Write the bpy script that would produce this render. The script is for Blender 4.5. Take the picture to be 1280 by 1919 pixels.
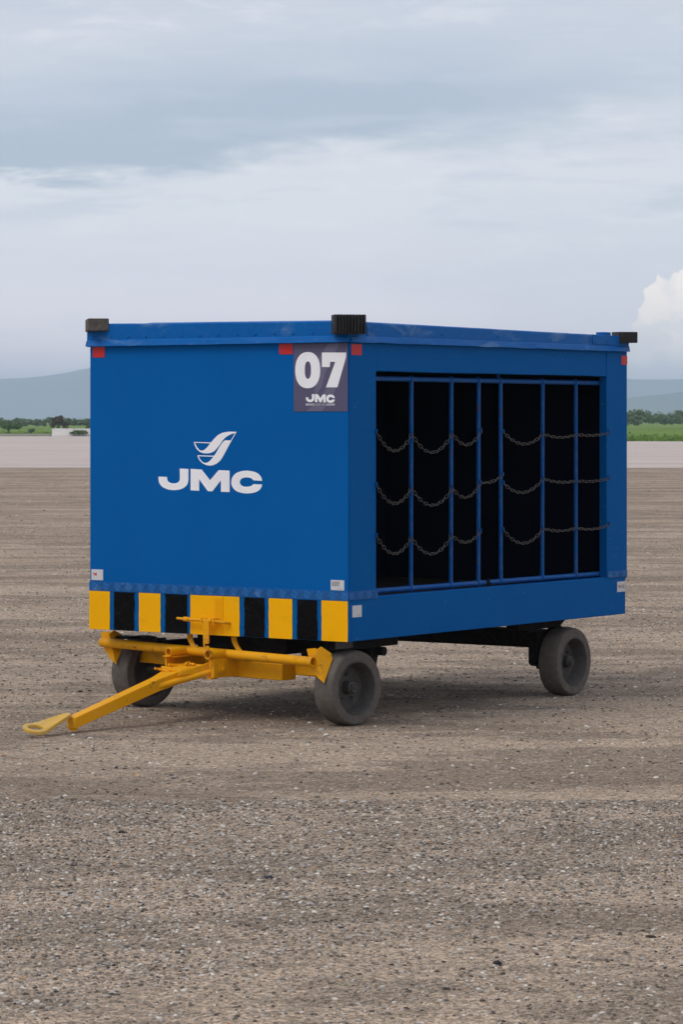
import bpy, bmesh, math, random
import numpy as np
from mathutils import Vector, Matrix, noise
from mathutils.geometry import tessellate_polygon

for o in list(bpy.data.objects):
    bpy.data.objects.remove(o)
scene = bpy.context.scene
col = scene.collection
R = math.radians

# ------------------------------------------------------------------ camera
cam_data = bpy.data.cameras.new('camera')
cam = bpy.data.objects.new('camera', cam_data)
col.objects.link(cam)
cam.location = (0, 0, 1.6)
cam.rotation_euler = (R(90), 0, 0)
cam_data.sensor_fit = 'HORIZONTAL'
cam_data.sensor_width = 24.0
cam_data.lens = 24.0 * 5800 / 1280
cam_data.shift_y = -0.1363
cam_data.clip_start = 0.1
cam_data.clip_end = 60000
cam_data.dof.use_dof = True
cam_data.dof.focus_distance = 16.2
cam_data.dof.aperture_fstop = 22
scene.camera = cam

# ------------------------------------------------------------------ view
scene.view_settings.view_transform = 'Standard'
scene.view_settings.look = 'None'
scene.view_settings.exposure = 0.12
scene.view_settings.gamma = 1.0
scene.view_settings.use_curve_mapping = False
scene.render.engine = 'CYCLES'
scene.cycles.use_denoising = True
scene.cycles.max_bounces = 6
scene.cycles.use_adaptive_sampling = True
scene.cycles.adaptive_threshold = 0.015
scene.cycles.volume_bounces = 3
scene.cycles.transparent_max_bounces = 8


# ------------------------------------------------------------------ node helpers
class NT:
    def __init__(self, tree):
        self.t = tree
        tree.nodes.clear()

    def n(self, typ, **kw):
        nd = self.t.nodes.new(typ)
        for k, v in kw.items():
            if k.startswith('i_'):
                nd.inputs[int(k[2:])].default_value = v
            else:
                setattr(nd, k, v)
        return nd

    def set(self, sock, v):
        if hasattr(v, 'is_output'):
            self.t.links.new(v, sock)
        elif v is not None:
            sock.default_value = v

    def math(self, op, a, b=None, c=None, clamp=False):
        nd = self.n('ShaderNodeMath', operation=op, use_clamp=clamp)
        self.set(nd.inputs[0], a)
        self.set(nd.inputs[1], b)
        self.set(nd.inputs[2], c)
        return nd.outputs[0]

    def ss(self, x, lo, hi, tlo=0.0, thi=1.0):
        nd = self.n('ShaderNodeMapRange', interpolation_type='SMOOTHSTEP')
        self.set(nd.inputs[0], x)
        self.set(nd.inputs[1], lo)
        self.set(nd.inputs[2], hi)
        nd.inputs[3].default_value = tlo
        nd.inputs[4].default_value = thi
        return nd.outputs[0]

    def lin(self, x, lo, hi, tlo=0.0, thi=1.0):
        nd = self.n('ShaderNodeMapRange')
        self.set(nd.inputs[0], x)
        for i, v in enumerate((lo, hi, tlo, thi)):
            nd.inputs[i + 1].default_value = v
        return nd.outputs[0]

    def mix(self, f, a, b, blend='MIX'):
        nd = self.n('ShaderNodeMix', data_type='RGBA', blend_type=blend)
        self.set(nd.inputs[0], f)
        self.set(nd.inputs[6], a if hasattr(a, 'is_output') else (*a, 1))
        self.set(nd.inputs[7], b if hasattr(b, 'is_output') else (*b, 1))
        return nd.outputs[2]

    def noise(self, vec, scale, detail=3.0, rough=0.55, dist=0.0):
        nd = self.n('ShaderNodeTexNoise')
        self.set(nd.inputs['Vector'], vec)
        nd.inputs['Scale'].default_value = scale
        nd.inputs['Detail'].default_value = detail
        nd.inputs['Roughness'].default_value = rough
        nd.inputs['Distortion'].default_value = dist
        return nd.outputs['Fac']

    def vor(self, vec, scale, feature='F1'):
        nd = self.n('ShaderNodeTexVoronoi', feature=feature)
        self.set(nd.inputs['Vector'], vec)
        nd.inputs['Scale'].default_value = scale
        return nd

    def mapping(self, vec, scale=(1, 1, 1), loc=(0, 0, 0), rot=(0, 0, 0)):
        nd = self.n('ShaderNodeMapping')
        self.set(nd.inputs[0], vec)
        nd.inputs[1].default_value = loc
        nd.inputs[2].default_value = rot
        nd.inputs[3].default_value = scale
        return nd.outputs[0]

    def ramp(self, f, stops, interp='LINEAR'):
        nd = self.n('ShaderNodeValToRGB')
        cr = nd.color_ramp
        cr.interpolation = interp
        while len(cr.elements) < len(stops):
            cr.elements.new(0.5)
        for e, (p, c) in zip(cr.elements, stops):
            e.position = p
            e.color = (*c, 1)
        self.set(nd.inputs[0], f)
        return nd.outputs[0]


def S2L(r, g, b):
    f = lambda v: (v / 255 / 12.92) if v / 255 <= 0.04045 else ((v / 255 + 0.055) / 1.055) ** 2.4
    return (f(r), f(g), f(b))


# ------------------------------------------------------------------ sky
SUN_EL, SUN_AZ = 52.0, -118.0      # degrees; azimuth clockwise from +Y
world = bpy.data.worlds.new('World')
scene.world = world
world.use_nodes = True
w = NT(world.node_tree)
sky = w.n('ShaderNodeTexSky', sky_type='NISHITA', sun_disc=False)
sky.sun_elevation = R(SUN_EL)
sky.sun_rotation = R(SUN_AZ)
sky.air_density = 1.2
sky.dust_density = 2.0
SKY_STRENGTH = 0.1
tc = w.n('ShaderNodeTexCoord')
D = tc.outputs['Generated']
sep = w.n('ShaderNodeSeparateXYZ')
w.set(sep.inputs[0], D)
dx, dy, dz = sep.outputs
el = dz
k = 1.0 / SKY_STRENGTH


def sc_(rgb, m=1.0):
    return tuple(c * k * m for c in rgb)


streak = w.mapping(D, (3.0, 3.0, 16.0), (0.3, 0.1, 0.05))
n_big = w.noise(streak, 3.2, 5, 0.55, 0.3)
n_fine = w.noise(w.mapping(D, (7, 7, 30), (1.3, 0.4, 0.2)), 5.0, 6, 0.6, 0.4)
n_soft = w.noise(w.mapping(D, (2, 2, 9), (4.1, 0.2, 0.7)), 2.4, 3, 0.5)
# pale overcast veil: light and dark streaks
base_sky = w.ramp(w.lin(el, 0.0, 0.4, 0.0, 1.0), [(0.0, (1.50, 1.27, 1.30)), (0.05, (1.34, 1.15, 1.20)), (0.12, (0.92, 0.90, 0.99)), (0.17, (0.86, 0.87, 0.94)), (0.33, (0.65, 0.67, 0.76)), (1.0, (0.66, 0.68, 0.76))])  # lowest stops: added bright horizon ring, lifts the haze and offsets its dimming
bs = w.n('ShaderNodeVectorMath', operation='SCALE')
w.set(bs.inputs[0], base_sky)
bs.inputs['Scale'].default_value = k
veil = bs.outputs[0]
veil = w.mix(w.math('MULTIPLY', w.ss(n_soft, 0.60, 0.35), 0.35), veil, sc_((0.66, 0.71, 0.82)))
veil = w.mix(w.math('MULTIPLY', w.ss(n_fine, 0.48, 0.72), 0.4), veil, sc_((0.96, 0.96, 1.0)))
# long darker stratus bank with a ragged, fairly sharp lower edge and a soft top
edge = w.math('ADD', w.math('MULTIPLY', dx, 0.075), 0.0815)
edge = w.math('ADD', edge, w.math('MULTIPLY', w.math('SUBTRACT', n_big, 0.5), 0.034))
edge = w.math('ADD', edge, w.math('MULTIPLY', w.math('SUBTRACT', n_fine, 0.5), 0.018))
above = w.math('SUBTRACT', el, edge)
wid = w.ss(dx, -0.12, 0.12, 0.005, 0.022)
bank = w.math('MULTIPLY', w.ss(above, 0.0, wid), w.ss(above, 0.052, 0.018))
bank = w.math('MULTIPLY', bank, w.ss(n_soft, 0.18, 0.5, 0.6, 1.0))
bank = w.math('MULTIPLY', bank, w.ss(dx, 0.14, 0.02, 0.35, 1.0))
clouds = w.mix(w.math('MULTIPLY', bank, 0.95), veil, sc_((0.45, 0.53, 0.66)))
# more banks of the same kind higher up
hi = w.math('MULTIPLY', w.ss(n_big, 0.5, 0.72), w.ss(el, 0.12, 0.2))
clouds = w.mix(w.math('MULTIPLY', hi, 0.8), clouds, sc_((0.50, 0.56, 0.68)))
# low wisps under the bank
wv = w.noise(w.mapping(D, (6, 6, 34), (2.2, 7.1, 0.33)), 3.4, 4, 0.55)
wisp = w.math('MULTIPLY', w.ss(wv, 0.50, 0.68), w.ss(el, 0.05, 0.075))
clouds = w.mix(w.math('MULTIPLY', wisp, 0.55), clouds, sc_((0.58, 0.64, 0.76)))
# cumulus heads standing on the horizon
cw = w.noise(w.mapping(D, (1, 1, 1), (0.02, 0.0, 0.013)), 130.0, 4, 0.5, 0.3)
cw2 = w.noise(D, 16.0, 2, 0.5)
def hump(c_, wd):
    q = w.math('DIVIDE', w.math('SUBTRACT', dx, c_), wd)
    return w.math('POWER', 2.718, w.math('MULTIPLY', w.math('MULTIPLY', q, q), -1.0))


front = w.ss(dy, 0.0, 0.1)
top = w.math('ADD', w.math('MULTIPLY', hump(0.104, 0.0185), 0.040), w.math('MULTIPLY', hump(0.140, 0.026), 0.047))
top = w.math('MULTIPLY', w.math('ADD', top, w.math('MULTIPLY', hump(-0.30, 0.06), 0.03)), front)
top = w.math('ADD', top, w.math('MULTIPLY', w.math('SUBTRACT', cw, 0.5), 0.026))
top = w.math('ADD', top, w.math('MULTIPLY', w.math('SUBTRACT', cw2, 0.5), 0.012))
cum = w.math('MULTIPLY', w.ss(w.math('SUBTRACT', top, el), 0.0, 0.0016), w.ss(el, 0.008, 0.024))
cumc = w.mix(w.ss(cw, 0.38, 0.62), sc_((1.15, 1.06, 1.03)), sc_((1.42, 1.24, 1.13)))
clouds = w.mix(w.math('MULTIPLY', cum, 0.9), clouds, cumc)
final = w.mix(0.90, sky.outputs[0], clouds)
bg = w.n('ShaderNodeBackground')
w.set(bg.inputs[0], final)
bg.inputs[1].default_value = SKY_STRENGTH
wo = w.n('ShaderNodeOutputWorld')
w.t.links.new(bg.outputs[0], wo.inputs[0])

# ------------------------------------------------------------------ sun behind thin cloud
sd = bpy.data.lights.new('sun', 'SUN')
sd.energy = 1.2
sd.angle = R(28)
sd.color = (1.0, 0.96, 0.90)
sun = bpy.data.objects.new('sun', sd)
col.objects.link(sun)
az, e_ = R(SUN_AZ), R(SUN_EL)
sdir = Vector((math.sin(az) * math.cos(e_), math.cos(az) * math.cos(e_), math.sin(e_)))
sun.rotation_euler = sdir.to_track_quat('Z', 'Y').to_euler()
sun.location = sdir * 60


# ------------------------------------------------------------------ materials
MATS = {}


def new_mat(name):
    m = bpy.data.materials.new(name)
    m.use_nodes = True
    t = NT(m.node_tree)
    p = t.n('ShaderNodeBsdfPrincipled')
    out = t.n('ShaderNodeOutputMaterial')
    t.t.links.new(p.outputs[0], out.inputs[0])
    MATS[name] = m
    return t, p


def bump(t, p, h, strength=0.3, dist=0.01):
    b = t.n('ShaderNodeBump')
    b.inputs['Strength'].default_value = strength
    b.inputs['Distance'].default_value = dist
    t.set(b.inputs['Height'], h)
    t.t.links.new(b.outputs[0], p.inputs['Normal'])


def obj_co(t):
    return t.n('ShaderNodeTexCoord').outputs['Object']


def paint(name, base, rough=0.45, spec=0.3, wear=None, wear_amt=0.0, dust=0.1, scratch=0.0, rust=0.0, bumpy=0.05, wscale=9.0):
    t, p = new_mat(name)
    co = obj_co(t)
    n1 = t.noise(co, 2.2, 4, 0.55)
    n2 = t.noise(co, 34.0, 4, 0.6)
    c = t.mix(t.math('MULTIPLY', t.ss(n1, 0.3, 0.7), 0.22), base, tuple(x * 0.78 for x in base))
    c = t.mix(t.math('MULTIPLY', t.ss(n2, 0.4, 0.75), dust), c, (0.30, 0.26, 0.22))
    if wear is not None:
        nw = t.noise(t.mapping(co, (1.0, 1.0, 2.2)), wscale, 6, 0.62, 0.5)
        c = t.mix(t.math('MULTIPLY', t.ss(nw, 0.54, 0.70), wear_amt), c, wear)
    if scratch:
        ns = t.noise(t.mapping(co, (3.0, 3.0, 90.0), (0, 0, 0.3)), 2.0, 5, 0.7, 0.15)
        ng = t.noise(co, 3.1, 2, 0.5)
        sm = t.math('MULTIPLY', t.ss(ns, 0.66, 0.72), t.ss(ng, 0.48, 0.6))
        c = t.mix(t.math('MULTIPLY', sm, scratch), c, (0.34, 0.38, 0.42))
        nc = t.noise(co, 55.0, 2, 0.5)
        c = t.mix(t.math('MULTIPLY', t.ss(nc, 0.735, 0.76), scratch), c, (0.36, 0.38, 0.40))
    if rust:
        nr = t.noise(co, 13.0, 5, 0.65)
        c = t.mix(t.math('MULTIPLY', t.ss(nr, 0.60, 0.70), rust), c, (0.085, 0.035, 0.018))
    t.set(p.inputs['Base Color'], c)
    t.set(p.inputs['Roughness'], t.lin(n2, 0.3, 0.7, rough - 0.06, rough + 0.1))
    p.inputs['Specular IOR Level'].default_value = spec
    if bumpy:
        bump(t, p, n2, bumpy, 0.004)
    return MATS[name]


BLUE = (0.0, 0.110, 0.385)
BLUE2 = (0.0, 0.103, 0.345)
YEL = (0.98, 0.465, 0.0)
paint('blue_panel', BLUE, 0.55, 0.05, dust=0.0, bumpy=0.0)
paint('blue_frame', BLUE2, 0.42, 0.03, wear=(0.02, 0.13, 0.36), wear_amt=0.3, dust=0.008, scratch=0.55)
paint('blue_fascia', (0.0, 0.112, 0.39), 0.36, 0.10, wear=(0.20, 0.32, 0.46), wear_amt=0.4, dust=0.03, scratch=0.3, bumpy=0.12, wscale=4.0)
paint('blue_pipe', (0.0, 0.085, 0.31), 0.40, 0.12, wear=(0.07, 0.13, 0.22), wear_amt=0.3, dust=0.10, rust=0.55)
paint('blue_tread', (0.0, 0.105, 0.36), 0.38, 0.25, wear=(0.10, 0.24, 0.42), wear_amt=0.4, dust=0.04)
paint('yellow_stripe', YEL, 0.45, 0.08, wear=(0.72, 0.34, 0.0), wear_amt=0.3, dust=0.01, bumpy=0.03)
paint('yellow_steel', (0.84, 0.372, 0.0), 0.48, 0.14, wear=(0.42, 0.20, 0.03), wear_amt=0.55, dust=0.10, rust=0.7, bumpy=0.15, wscale=5)
paint('black_stripe', (0.002, 0.002, 0.0025), 0.25, 0.10, wear=(0.035, 0.030, 0.028), wear_amt=0.5, dust=0.0, wscale=2.2)
paint('black_steel', (0.007, 0.0065, 0.006), 0.7, 0.1, dust=0.05, rust=0.3)
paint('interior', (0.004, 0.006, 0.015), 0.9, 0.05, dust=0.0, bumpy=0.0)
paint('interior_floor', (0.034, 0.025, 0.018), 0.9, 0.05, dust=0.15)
paint('rubber_black', (0.014, 0.014, 0.015), 0.6, 0.3, dust=0.10)
paint('rubber_grey', (0.10, 0.092, 0.080), 0.85, 0.15, wear=(0.16, 0.15, 0.125), wear_amt=0.7, dust=0.3, bumpy=0.2)
paint('tyre', (0.116, 0.101, 0.088), 0.85, 0.12, wear=(0.165, 0.142, 0.120), wear_amt=0.75, dust=0.22, bumpy=0.10, wscale=5.0)
paint('rim', (0.068, 0.063, 0.058), 0.6, 0.25, dust=0.12, rust=0.0)
paint('chain', (0.085, 0.075, 0.066), 0.4, 0.6, dust=0.1, rust=0.4)
paint('red_tape', (0.58, 0.012, 0.014), 0.35, 0.4, dust=0.03)
paint('white_vinyl', (0.93, 0.93, 0.95), 0.4, 0.3, dust=0.0, bumpy=0.0)
paint('sticker', (0.62, 0.63, 0.64), 0.4, 0.3, dust=0.06, bumpy=0.02)
paint('print_grey', (0.36, 0.36, 0.36), 0.6, 0.2, dust=0.0, bumpy=0)
paint('print_red', (0.60, 0.02, 0.02), 0.5, 0.2, dust=0.0, bumpy=0)
paint('sign_plum', (0.098, 0.090, 0.165), 0.45, 0.3, dust=0.05, bumpy=0.02)
paint('sign_swoosh', (0.150, 0.140, 0.220), 0.45, 0.3, dust=0.05, bumpy=0.02)
paint('yellow_worn', (0.72, 0.42, 0.06), 0.5, 0.2, wear=(0.46, 0.36, 0.20), wear_amt=0.6, dust=0.3, rust=0.25, bumpy=0.15, wscale=7)
paint('tread_worn_glint', (0.03, 0.17, 0.43), 0.38, 0.3, wear=(0.20, 0.34, 0.52), wear_amt=0.6, dust=0.04)  # lighter worn blue for the ribs; their highlights are put into the colour
paint('scrap_dark', (0.020, 0.022, 0.040), 0.4, 0.4, dust=0.1)
paint('scraped', (0.34, 0.36, 0.38), 0.5, 0.3, dust=0.2, rust=0.4)


# ------------------------------------------------------------------ mesh builder
class MB:
    def __init__(self):
        self.v, self.f, self.s = [], [], []

    def add(self, verts, faces, smooth=False):
        b = len(self.v)
        self.v += [tuple(p) for p in verts]
        for f in faces:
            self.f.append(tuple(b + i for i in f))
            self.s.append(smooth)
        return self

    def box(self, x0, x1, y0, y1, z0, z1):
        vs = [(x, y, z) for z in (z0, z1) for y in (y0, y1) for x in (x0, x1)]
        return self.add(vs, [(0, 2, 3, 1), (4, 5, 7, 6), (0, 1, 5, 4), (2, 6, 7, 3), (0, 4, 6, 2), (1, 3, 7, 5)])

    def hexa(self, vs):   # 4 bottom ring, 4 top ring
        return self.add(vs, [(3, 2, 1, 0), (4, 5, 6, 7), (0, 1, 5, 4), (1, 2, 6, 5), (2, 3, 7, 6), (3, 0, 4, 7)])

    def plate(self, pts, d):
        """closed polygon pts (3D, any simple outline) thickened by vector d"""
        n = len(pts)
        d = Vector(d)
        P = [Vector(p) for p in pts]
        tris = tessellate_polygon([P])
        Q = [p + d for p in P]
        fs = [tuple(t) for t in tris] + [tuple(n + i for i in reversed(t)) for t in tris]
        fs += [(i, (i + 1) % n, n + (i + 1) % n, n + i) for i in range(n)]
        return self.add(P + Q, fs)

    def ring_plate(self, outer, inner, d):
        n = len(outer)
        d = Vector(d)
        A = [Vector(p) for p in outer]
        B = [Vector(p) for p in inner]
        vs = A + B + [p + d for p in A] + [p + d for p in B]
        fs = []
        for i in range(n):
            j = (i + 1) % n
            fs += [(i, j, n + j, n + i), (2 * n + i, 3 * n + i, 3 * n + j, 2 * n + j),
                   (i, 2 * n + i, 2 * n + j, j), (n + i, n + j, 3 * n + j, 3 * n + i)]
        return self.add(vs, fs)

    def tube(self, p0, p1, r, n=16, r1=None, caps=True, bore=0.0):
        p0, p1 = Vector(p0), Vector(p1)
        r1 = r if r1 is None else r1
        ax = (p1 - p0).normalized()
        u = ax.orthogonal().normalized()
        v = ax.cross(u)
        c = [(u * math.cos(2 * math.pi * i / n) + v * math.sin(2 * math.pi * i / n)) for i in range(n)]
        vs = [p0 + q * r for q in c] + [p1 + q * r1 for q in c]
        self.add(vs, [(i, (i + 1) % n, n + (i + 1) % n, n + i) for i in range(n)], True)
        if bore:
            q_in = p1 - ax * 0.08
            q_in0 = p0 + ax * 0.08
            for end, inn in ((p1, q_in), (p0, q_in0)):
                vs = [end + q * r for q in c] + [end + q * bore for q in c] + [inn + q * bore for q in c]
                self.add(vs, [(i, (i + 1) % n, n + (i + 1) % n, n + i) for i in range(n)] + [tuple(range(2 * n, 3 * n))])
                self.add(vs, [(n + i, n + (i + 1) % n, 2 * n + (i + 1) % n, 2 * n + i) for i in range(n)], True)
        elif caps:
            self.add(vs, [tuple(range(n))[::-1], tuple(range(n, 2 * n))])
        return self

    def lathe(self, prof, n=48, axis='y'):
        """prof: list of (r, h) ; revolved round local y"""
        m = len(prof)
        vs = []
        for i in range(n):
            a = 2 * math.pi * i / n
            for r, h in prof:
                vs.append((r * math.cos(a), h, r * math.sin(a)))
        fs = [(i * m + j, i * m + j + 1, ((i + 1) % n) * m + j + 1, ((i + 1) % n) * m + j) for i in range(n) for j in range(m - 1)]
        return self.add(vs, fs, True)

    def xf(self, fn):
        self.v = [tuple(fn(*p)) for p in self.v]
        return self

    def mesh(self, name, mat, sharp=32):
        me = bpy.data.meshes.new(name)
        me.from_pydata(self.v, [], self.f)
        bm = bmesh.new()
        bm.from_mesh(me)
        bmesh.ops.remove_doubles(bm, verts=bm.verts, dist=1e-5)
        bmesh.ops.recalc_face_normals(bm, faces=bm.faces)
        bm.to_mesh(me)
        bm.free()
        me.polygons.foreach_set('use_smooth', [True] * len(me.polygons))
        me.set_sharp_from_angle(angle=R(sharp))
        me.materials.append(MATS[mat] if isinstance(mat, str) else mat)
        return me

    def build(self, name, mat, parent=None, bevel=0.0, sharp=32):
        o = bpy.data.objects.new(name, self.mesh(name, mat, sharp))
        col.objects.link(o)
        o.parent = parent
        if bevel:
            b = o.modifiers.new('bevel', 'BEVEL')
            b.width = bevel
            b.segments = 2
            b.limit_method = 'ANGLE'
            b.angle_limit = R(40)
        return o


def link_mesh(name, me, parent=None, loc=(0, 0, 0), rot=(0, 0, 0)):
    o = bpy.data.objects.new(name, me)
    col.objects.link(o)
    o.parent = parent
    o.location = loc
    o.rotation_euler = rot
    return o


def empty(name, loc=(0, 0, 0), rz=0.0, parent=None):
    o = bpy.data.objects.new(name, None)
    o.empty_display_size = 0.2
    col.objects.link(o)
    o.location = loc
    o.rotation_euler = (0, 0, rz)
    o.parent = parent
    return o


def tag(o, label=None, cat=None, group=None, kind=None):
    if label: o['label'] = label
    if cat: o['category'] = cat
    if group: o['group'] = group
    if kind: o['kind'] = kind
    return o


# ================================================================== setting
rnd = random.Random(7)


def sheet(name, outline, z, mat):
    me = bpy.data.meshes.new(name)
    me.from_pydata([(x, y, z) for x, y in outline], [], [tuple(range(len(outline)))])
    me.materials.append(MATS[mat])
    o = bpy.data.objects.new(name, me)
    col.objects.link(o)
    return tag(o, kind='structure')


# gravelly dirt
t, p = new_mat('gravel_ground')
co = obj_co(t)
broad = t.noise(t.mapping(co, (0.35, 0.9, 1.0), (3.0, 1.2, 0)), 0.9, 4, 0.6, 0.3)
patch = t.noise(t.mapping(co, (0.6, 1.3, 1.0), (1.0, 5.2, 0)), 2.3, 6, 0.66, 0.3)
streaks = t.noise(t.mapping(co, (0.03, 0.8, 1.0), (0, 0.7, 0)), 0.8, 5, 0.65)
gr = t.noise(co, 330.0, 2, 0.7)
gr2 = t.noise(co, 85.0, 3, 0.7)
v1 = t.vor(co, 105.0)
v2 = t.vor(co, 46.0)
v1v = t.n('ShaderNodeSeparateColor'); t.set(v1v.inputs[0], v1.outputs['Color'])
v2v = t.n('ShaderNodeSeparateColor'); t.set(v2v.inputs[0], v2.outputs['Color'])
ysep = t.n('ShaderNodeSeparateXYZ'); t.set(ysep.inputs[0], co)
stony = t.ss(t.math('ADD', t.math('MULTIPLY', broad, 0.5), t.math('MULTIPLY', patch, 0.5)), 0.465, 0.54)
base = t.mix(stony, (0.420, 0.322, 0.236), (0.272, 0.212, 0.157))
base = t.mix(t.math('MULTIPLY', t.ss(streaks, 0.40, 0.62), t.ss(ysep.outputs[1], 22.0, 60.0, 0.12, 0.5)), base, (0.215, 0.170, 0.134))
tone = t.noise(t.mapping(co, (0.12, 0.34, 1.0), (7.7, 2.1, 0)), 1.0, 3, 0.55)
base = t.mix(t.math('MULTIPLY', t.ss(tone, 0.48, 0.66), 0.45), base, (0.190, 0.142, 0.104))
base = t.mix(t.math('MULTIPLY', t.ss(tone, 0.45, 0.30), 0.35), base, (0.45, 0.355, 0.268))
mul = t.lin(v1v.outputs[0], 0.0, 1.0, 0.52, 1.50)
mul2 = t.lin(v2v.outputs[0], 0.0, 1.0, 0.80, 1.22)
mul = t.math('MULTIPLY', t.math('MULTIPLY', mul, mul2), t.lin(gr, 0.25, 0.75, 0.62, 1.38))
mul = t.math('MULTIPLY', mul, t.lin(gr2, 0.3, 0.7, 0.86, 1.14))
gr3 = t.noise(t.mapping(co, (0.6, 1.6, 1)), 11.0, 4, 0.75)
gr4 = t.noise(t.mapping(co, (0.3, 1.4, 1)), 3.0, 4, 0.7)
mul = t.math('MULTIPLY', mul, t.math('ADD', 1.0, t.math('MULTIPLY', t.math('SUBTRACT', gr3, 0.5), t.ss(ysep.outputs[1], 14.0, 45.0, 0.25, 1.0))))
mul = t.math('MULTIPLY', mul, t.math('ADD', 1.0, t.math('MULTIPLY', t.math('SUBTRACT', gr4, 0.5), t.ss(ysep.outputs[1], 14.0, 60.0, 0.2, 0.9))))
cmb = t.n('ShaderNodeCombineColor')
for i in range(3):
    t.set(cmb.inputs[i], mul)
base = t.mix(1.0, base, cmb.outputs[0], 'MULTIPLY')
t.set(p.inputs['Base Color'], base)
p.inputs['Roughness'].default_value = 0.95
p.inputs['Specular IOR Level'].default_value = 0.1
h = t.math('ADD', t.math('MULTIPLY', t.math('SUBTRACT', 1.0, v1.outputs['Distance']), 0.5), t.math('MULTIPLY', gr2, 0.8))
h = t.math('ADD', h, t.math('MULTIPLY', patch, 1.2))
bump(t, p, h, 0.8, 0.012)

# pale concrete apron
t, p = new_mat('apron_concrete')
co = obj_co(t)
st = t.noise(t.mapping(co, (0.02, 0.35, 1)), 1.0, 5, 0.6)
pn = t.noise(co, 0.25, 5, 0.6)
st2 = t.noise(t.mapping(co, (0.004, 0.9, 1)), 1.0, 2, 0.5)
c = t.mix(t.ss(st, 0.35, 0.7), (0.55, 0.465, 0.415), (0.44, 0.370, 0.330))
c = t.mix(t.math('MULTIPLY', t.ss(pn, 0.5, 0.7), 0.3), c, (0.34, 0.29, 0.27))
ya = t.n('ShaderNodeSeparateXYZ'); t.set(ya.inputs[0], co)
en = t.noise(t.mapping(co, (0.25, 0.5, 1)), 0.8, 5, 0.65)
drift = t.ss(t.math('SUBTRACT', ya.outputs[1], t.math('MULTIPLY', en, 16.0)), 90.5, 95.5, 1.0, 0.0)
c = t.mix(t.math('MULTIPLY', drift, 0.9), c, (0.31, 0.245, 0.19))
c = t.mix(t.math('MULTIPLY', t.ss(st2, 0.56, 0.66), 0.35), c, (0.33, 0.28, 0.26))
t.set(p.inputs['Base Color'], c)
p.inputs['Roughness'].default_value = 0.9
p.inputs['Specular IOR Level'].default_value = 0.15

# grass field
t, p = new_mat('grass_field')
co = obj_co(t)
g1 = t.noise(t.mapping(co, (0.12, 0.05, 1)), 1.0, 5, 0.6)
g2 = t.noise(co, 1.6, 5, 0.65)
c = t.mix(t.ss(g1, 0.35, 0.65), (0.105, 0.210, 0.012), (0.180, 0.235, 0.045))
c = t.mix(t.math('MULTIPLY', t.ss(g2, 0.45, 0.7), 0.5), c, (0.055, 0.095, 0.020))
t.set(p.inputs['Base Color'], c)
p.inputs['Roughness'].default_value = 0.95
p.inputs['Specular IOR Level'].default_value = 0.05


def leaf_mat(name, a, b, c2=None):
    t, p = new_mat(name)
    g = t.n('ShaderNodeNewGeometry')
    n = t.noise(obj_co(t), 0.33, 3, 0.5)
    c = t.mix(g.outputs['Random Per Island'], a, b)
    c = t.mix(t.math('MULTIPLY', t.ss(n, 0.4, 0.65), 0.6), c, c2 or a)
    t.set(p.inputs['Base Color'], c)
    p.inputs['Roughness'].default_value = 0.7
    p.inputs['Specular IOR Level'].default_value = 0.15


leaf_mat('leaf_wood', (0.078, 0.128, 0.052), (0.135, 0.200, 0.080), (0.105, 0.150, 0.075))
leaf_mat('leaf_bright', (0.050, 0.105, 0.018), (0.105, 0.165, 0.035))
leaf_mat('leaf_brown', (0.060, 0.048, 0.022), (0.120, 0.085, 0.042))
leaf_mat('grass_blades', (0.095, 0.205, 0.008), (0.175, 0.270, 0.025), (0.12, 0.20, 0.015))
paint('bark', (0.055, 0.042, 0.030), 0.9, 0.1, dust=0.2)
t, p = new_mat('mountain')
n = t.noise(obj_co(t), 0.004, 6, 0.6)
t.set(p.inputs['Base Color'], t.mix(t.ss(n, 0.35, 0.65), (0.045, 0.062, 0.034), (0.075, 0.092, 0.050)))
p.inputs['Roughness'].default_value = 1.0
p.inputs['Specular IOR Level'].default_value = 0.0
paint('barrier_white', (0.74, 0.71, 0.66), 0.8, 0.2, wear=(0.42, 0.39, 0.35), wear_amt=0.5, dust=0.25)
paint('kerb_concrete', (0.46, 0.41, 0.36), 0.9, 0.1, wear=(0.28, 0.24, 0.20), wear_amt=0.5, dust=0.3)

# ---- one sheet of ground to the horizon
N = 40
lim = 14500.0
xs = [math.copysign(abs(q) ** 3, q) * lim for q in np.linspace(-1, 1, N + 1)]
me = bpy.data.meshes.new('ground')
me.from_pydata([(x, y, 0.0) for y in xs for x in xs], [],
               [(j * (N + 1) + i, j * (N + 1) + i + 1, (j + 1) * (N + 1) + i + 1, (j + 1) * (N + 1) + i) for j in range(N) for i in range(N)])
me.materials.append(MATS['gravel_ground'])
g = bpy.data.objects.new('ground', me)
col.objects.link(g)
tag(g, kind='structure')
sheet('apron', [(-400, 99.5), (400, 99.5), (400, 196), (40, 212), (20, 220), (-8, 283), (-60, 284), (-400, 290)], 0.006, 'apron_concrete')
sheet('grass_field', [(-1600, 290.5), (-400, 290.5), (-60, 284.3), (-8, 283.3), (20, 220.3), (40, 212.3), (400, 196.3), (1600, 190), (1600, 2600), (-1600, 2600)], 0.012, 'grass_field')


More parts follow.
